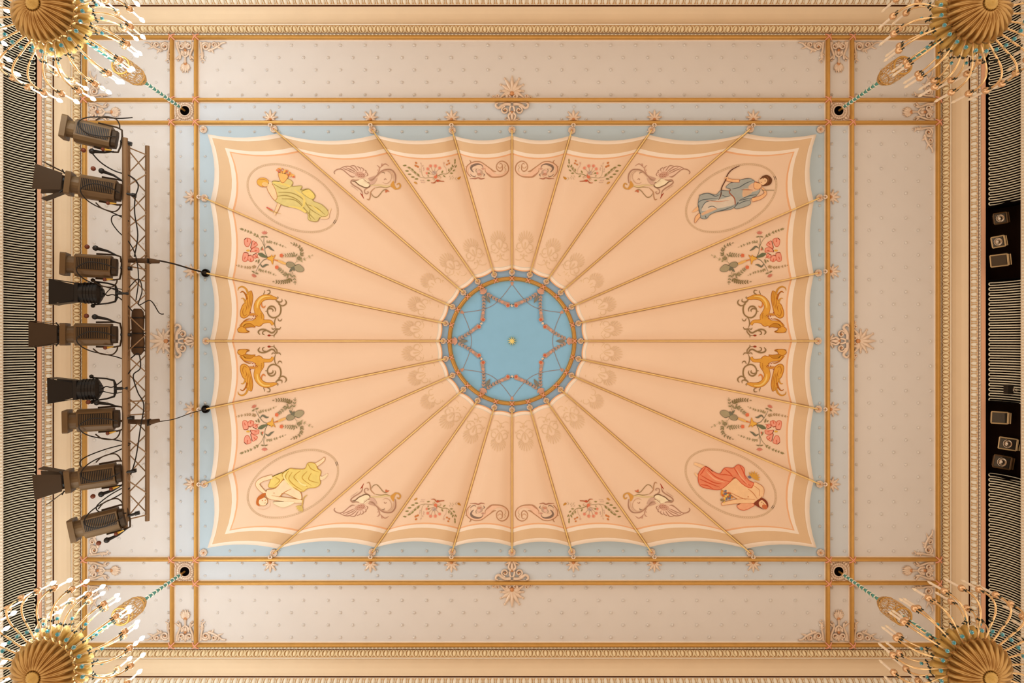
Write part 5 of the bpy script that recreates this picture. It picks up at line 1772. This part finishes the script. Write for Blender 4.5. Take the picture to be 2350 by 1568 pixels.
stage_lamp(256, 318, 10, None, 'brown louvred spotlight without barn doors at the upper end of the truss, tilted', -1)
stage_lamp(266, 440, 7, 'splayed', 'brown louvred spotlight with splayed barn doors, second from the upper end of the truss', 1)
stage_lamp(256, 613, 2, None, 'brown louvred spotlight without barn doors above the upper black spotlight', 1)
stage_lamp(256, 768, 0, 'straight', 'brown louvred spotlight with straight barn doors in front of the chain bag', 1)
stage_lamp(261, 962, -1, None, 'brown louvred spotlight without barn doors just below the lower black spotlight', 1)
stage_lamp(266, 1088, -6, 'splayed', 'brown louvred spotlight with splayed barn doors, second from the lower end of the truss', -1)
stage_lamp(274, 1190, -12, None, 'brown louvred spotlight without barn doors at the lower end of the truss, tilted', -1)

LB = {}
b = MB()
cyl_x(b, -0.23, -0.03, 0.122, 0.128)
cyl_x(b, -0.03, 0.0, 0.128, 0.08)
cyl_x(b, 0.0, 0.02, 0.06, 0.05)
LB['body'] = b.mesh('housing', [M['lampblack']], False)
b = MB()
for i in range(5):
    cyl_x(b, -0.19 + i * 0.035, -0.18 + i * 0.035, 0.133)
LB['fins'] = b.mesh('cooling_fins', [M['lampblack']])
SQ = [(-1, -1), (1, -1), (1, 1), (-1, 1)]
LB['frame'] = prism_x(MB(), SQ, -0.27, -0.23, 0.118, 0.118).mesh('filter_frame', [M['lampblack']])
bl = [flap(-0.09, -0.115, 0.09, -0.115, -0.155, -0.15, 0.155, -0.15, -0.275, -0.53), flap(-0.09, 0.115, 0.09, 0.115, -0.155, 0.15, 0.155, 0.15, -0.275, -0.53),
      flap(0.115, -0.09, 0.115, 0.09, 0.152, -0.14, 0.152, 0.14, -0.275, -0.53), flap(-0.115, -0.09, -0.115, 0.09, -0.152, -0.14, -0.152, 0.14, -0.275, -0.53)]
for f in bl:
    f.materials[0] = M['lampblack']
LB['yoke'] = MB().tube([(-0.10, 0.145, 0.0), (0.06, 0.125, 0.02), (0.14, 0.10, 0.03), (0.155, 0.05, 0.03), (0.155, -0.05, 0.03), (0.14, -0.10, 0.03), (0.06, -0.125, 0.02), (-0.10, -0.145, 0.0)], [0.010, 0.010, 0.013, 0.018, 0.018, 0.013, 0.010, 0.010], 6).mesh('yoke', [M['lampblack']], True)
b = MB()
cyl_x(b, 0.15, 0.30, 0.018, n_=8)
LB['clamp'] = b.mesh('clamp', [M['lampblack']])
b = MB()
for sy in (-1, 1):
    cyl_x(b, -0.012, 0.012, 0.03, n_=10)
b = MB().sphere((-0.10, -0.158, 0.0), 0.026, 8, 5).sphere((-0.10, 0.158, 0.0), 0.026, 8, 5)
LB['knob'] = b.mesh('tilt_knob', [M['lampblack']], True)


def black_lamp(px, py, yaw, label, s):
    e = empty('black_spotlight', P(px, py, 8.62), label, 'stage light', 'stage lights along the truss', rot=(0, math.radians(-14), math.radians(yaw)))
    for nm, kx in (('housing', 'body'), ('cooling_fins', 'fins'), ('filter_frame', 'frame'), ('yoke', 'yoke'), ('clamp', 'clamp'), ('tilt_knob', 'knob')):
        obj(nm, LB[kx], e)
    for f in bl:
        obj('barn_door', f, e)
    wire([(0.02, 0.0, 0.0), (0.07, 0.03 * s, -0.03), (0.14, 0.02 * s, -0.02), (0.24, 0.10 * s, 0.02), (0.33, 0.22 * s, 0.05)], 0.0075).build('cable', M['cable'], e, True, world=False)
    wire([(0.02, 0.03, 0.02), (0.09, -0.05 * s, 0.0), (0.17, -0.06 * s, 0.0), (0.30, -0.03 * s, 0.03)], 0.006).build('cable', M['cable'], e, True, world=False)


black_lamp(234, 673, 0, 'black round spotlight with black barn doors, upper of the two on the truss', 1)
black_lamp(231, 893, -1, 'black round spotlight with black barn doors, lower of the two on the truss', -1)

# loose cables run along the truss
CAB = [('thick black cable drooping beside the second lamp from the upper end of the truss', [(206, 345, 8.75), (230, 372, 8.72), (262, 392, 8.70), (300, 405, 8.75), (317, 425, 8.8), (310, 455, 8.8), (309, 490, 8.8), (316, 540, 8.8), (308, 590, 8.8)], 0.0085),
       ('thin black cable hanging in a loop near the upper bracket of the truss', [(288, 497, 8.85), (262, 494, 8.85), (256, 508, 8.85), (270, 530, 8.85), (296, 556, 8.85), (312, 590, 8.85), (318, 640, 8.86), (312, 690, 8.86)], 0.007),
       ('black cable winding round the chords above the chain bag', [(296, 660, 8.75), (318, 640, 8.78), (326, 668, 8.80), (318, 700, 8.82), (345, 690, 8.95), (365, 718, 8.98), (376, 721, 9.0)], 0.007),
       ('black cable looping below the chain bag of the truss', [(300, 823, 8.8), (318, 812, 8.8), (322, 845, 8.8), (306, 862, 8.8), (316, 900, 8.85), (330, 930, 8.85), (322, 985, 8.85), (312, 1050, 8.85), (300, 1090, 8.80)], 0.008),
       ('black cable arching over the second lamp from the lower end of the truss', [(285, 1020, 8.72), (240, 1032, 8.70), (195, 1050, 8.66), (183, 1065, 8.62), (200, 1082, 8.58), (240, 1085, 8.58), (270, 1078, 8.6)], 0.0075),
       ('black cable arching over the lowest lamp of the truss', [(285, 1118, 8.72), (250, 1138, 8.70), (222, 1162, 8.66), (228, 1175, 8.6), (255, 1180, 8.58), (290, 1178, 8.62)], 0.0075)]
for lab, q, r_ in CAB:
    tag(wire([P(*p) for p in q], r_).build('power_cable', M['cable'], None, True), lab, 'cable', 'loose cables on the truss')

# ------------------------------------------------------------------ floodlights in the two openings of the right grille
for nme, ya, yb, lab in (('upper', 472, 642, 'upper'), ('lower', 922, 1092, 'lower')):
    b = MB()
    y0, y1 = (ya - 784) / F * 9.46, (yb - 784) / F * 9.46
    for y in (y0, y1):
        b.box((XA + 0.0, y - 0.006, CAMZ + 9.20), (XA + 0.26, y + 0.006, CAMZ + 9.70))
    b.build('recess_cheek', M['black'], WALL['right'], False)


def floodlight(px, py, w, hgt, yaw, tilt, label, lens=0, rim='floodrim', d=9.40):
    e = empty('floodlight', P(px, py, d), label, 'floodlight', 'floodlights recessed in the right grille', rot=(0, math.radians(tilt), math.radians(yaw)))
    u = d / F
    W, H = w * u / 2, hgt * u / 2
    b_ = MB()
    b_.grid([[(-W, -H, 0.0), (W, -H, 0.0), (W, H, 0.0), (-W, H, 0.0)], [(-W * 0.75, -H * 0.75, 0.09), (W * 0.75, -H * 0.75, 0.09), (W * 0.75, H * 0.75, 0.09), (-W * 0.75, H * 0.75, 0.09)]], closed=True)
    b_.add([(-W * 0.75, -H * 0.75, 0.09), (W * 0.75, -H * 0.75, 0.09), (W * 0.75, H * 0.75, 0.09), (-W * 0.75, H * 0.75, 0.09)], [(0, 1, 2, 3)])
    b_.build('housing', M['lampdark'], e, False, world=False)
    b_ = MB()
    t = 0.0085
    for q in (((-W, -H), (W, -H)), ((W, -H), (W, H)), ((W, H), (-W, H)), ((-W, H), (-W, -H))):
        b_.tube([(q[0][0], q[0][1], 0), (q[1][0], q[1][1], 0)], t, 4)
    b_.box((W * 0.98, -H, -0.006), (W * 1.14, H, 0.03))
    b_.box((W * 1.32, -H * 0.95, 0.0), (W * 1.42, H * 0.95, 0.05))
    b_.build('rim', M[rim], e, False, world=False)
    b_ = MB().box((-W * 0.95, -H * 0.93, 0.012), (W * 0.95, H * 0.93, 0.018))
    b_.build('front_glass', M['glass'], e, False, world=False)
    if lens:
        b_ = MB().lathe([(0.003, -0.012), (H * 0.30, -0.006), (H * 0.34, 0.010), (H * 0.62, 0.002), (H * 0.74, -0.004), (H * 0.78, 0.010)], 16)
        b_.build('reflector', M['chrome'], e, True, world=False)
    wire([(W * 0.2, -H * 1.12, 0.05), (W * 0.5, -H * 1.15, 0.06), (W * 1.55, -H * 1.1, 0.08), (W * 1.6, H * 0.9, 0.08)], 0.008).build('bracket', M['lampblack'], e, True, world=False)


floodlight(2296, 501, 26, 24, -8, 12, 'floodlight with bright round reflector, topmost in the upper opening', 1, 'lampbody')
floodlight(2291, 555, 26, 24, -10, 14, 'narrow cream framed floodlight in the middle of the upper opening', 1)
floodlight(2293, 598, 34, 26, -6, 18, 'large cream framed floodlight at the lower end of the upper opening')
floodlight(2294, 959, 34, 26, 3, 10, 'cream framed floodlight facing down, topmost in the lower opening')
floodlight(2313, 1019, 36, 26, 8, 14, 'cream framed floodlight tucked under the bead moulding in the middle of the lower opening', 1)
floodlight(2300, 1061, 36, 28, 10, 8, 'floodlight with wide bright reflector at the lower end of the lower opening', 1, 'lampbody')

e = empty('monitor_camera', P(2325, 895, 9.30), 'small black box with a round lens on the right grille', 'camera')
b = MB().box((-0.065, -0.058, 0.0), (0.065, 0.058, 0.09))
b.build('case', M['lampblack'], e, False, world=False)
MB().lathe([(0.030, 0.0), (0.034, -0.02), (0.026, -0.024), (0.020, -0.008), (0.001, -0.006)], 16, (0.02, 0, 0)).build('lens_ring', M['chrome'], e, True, world=False)
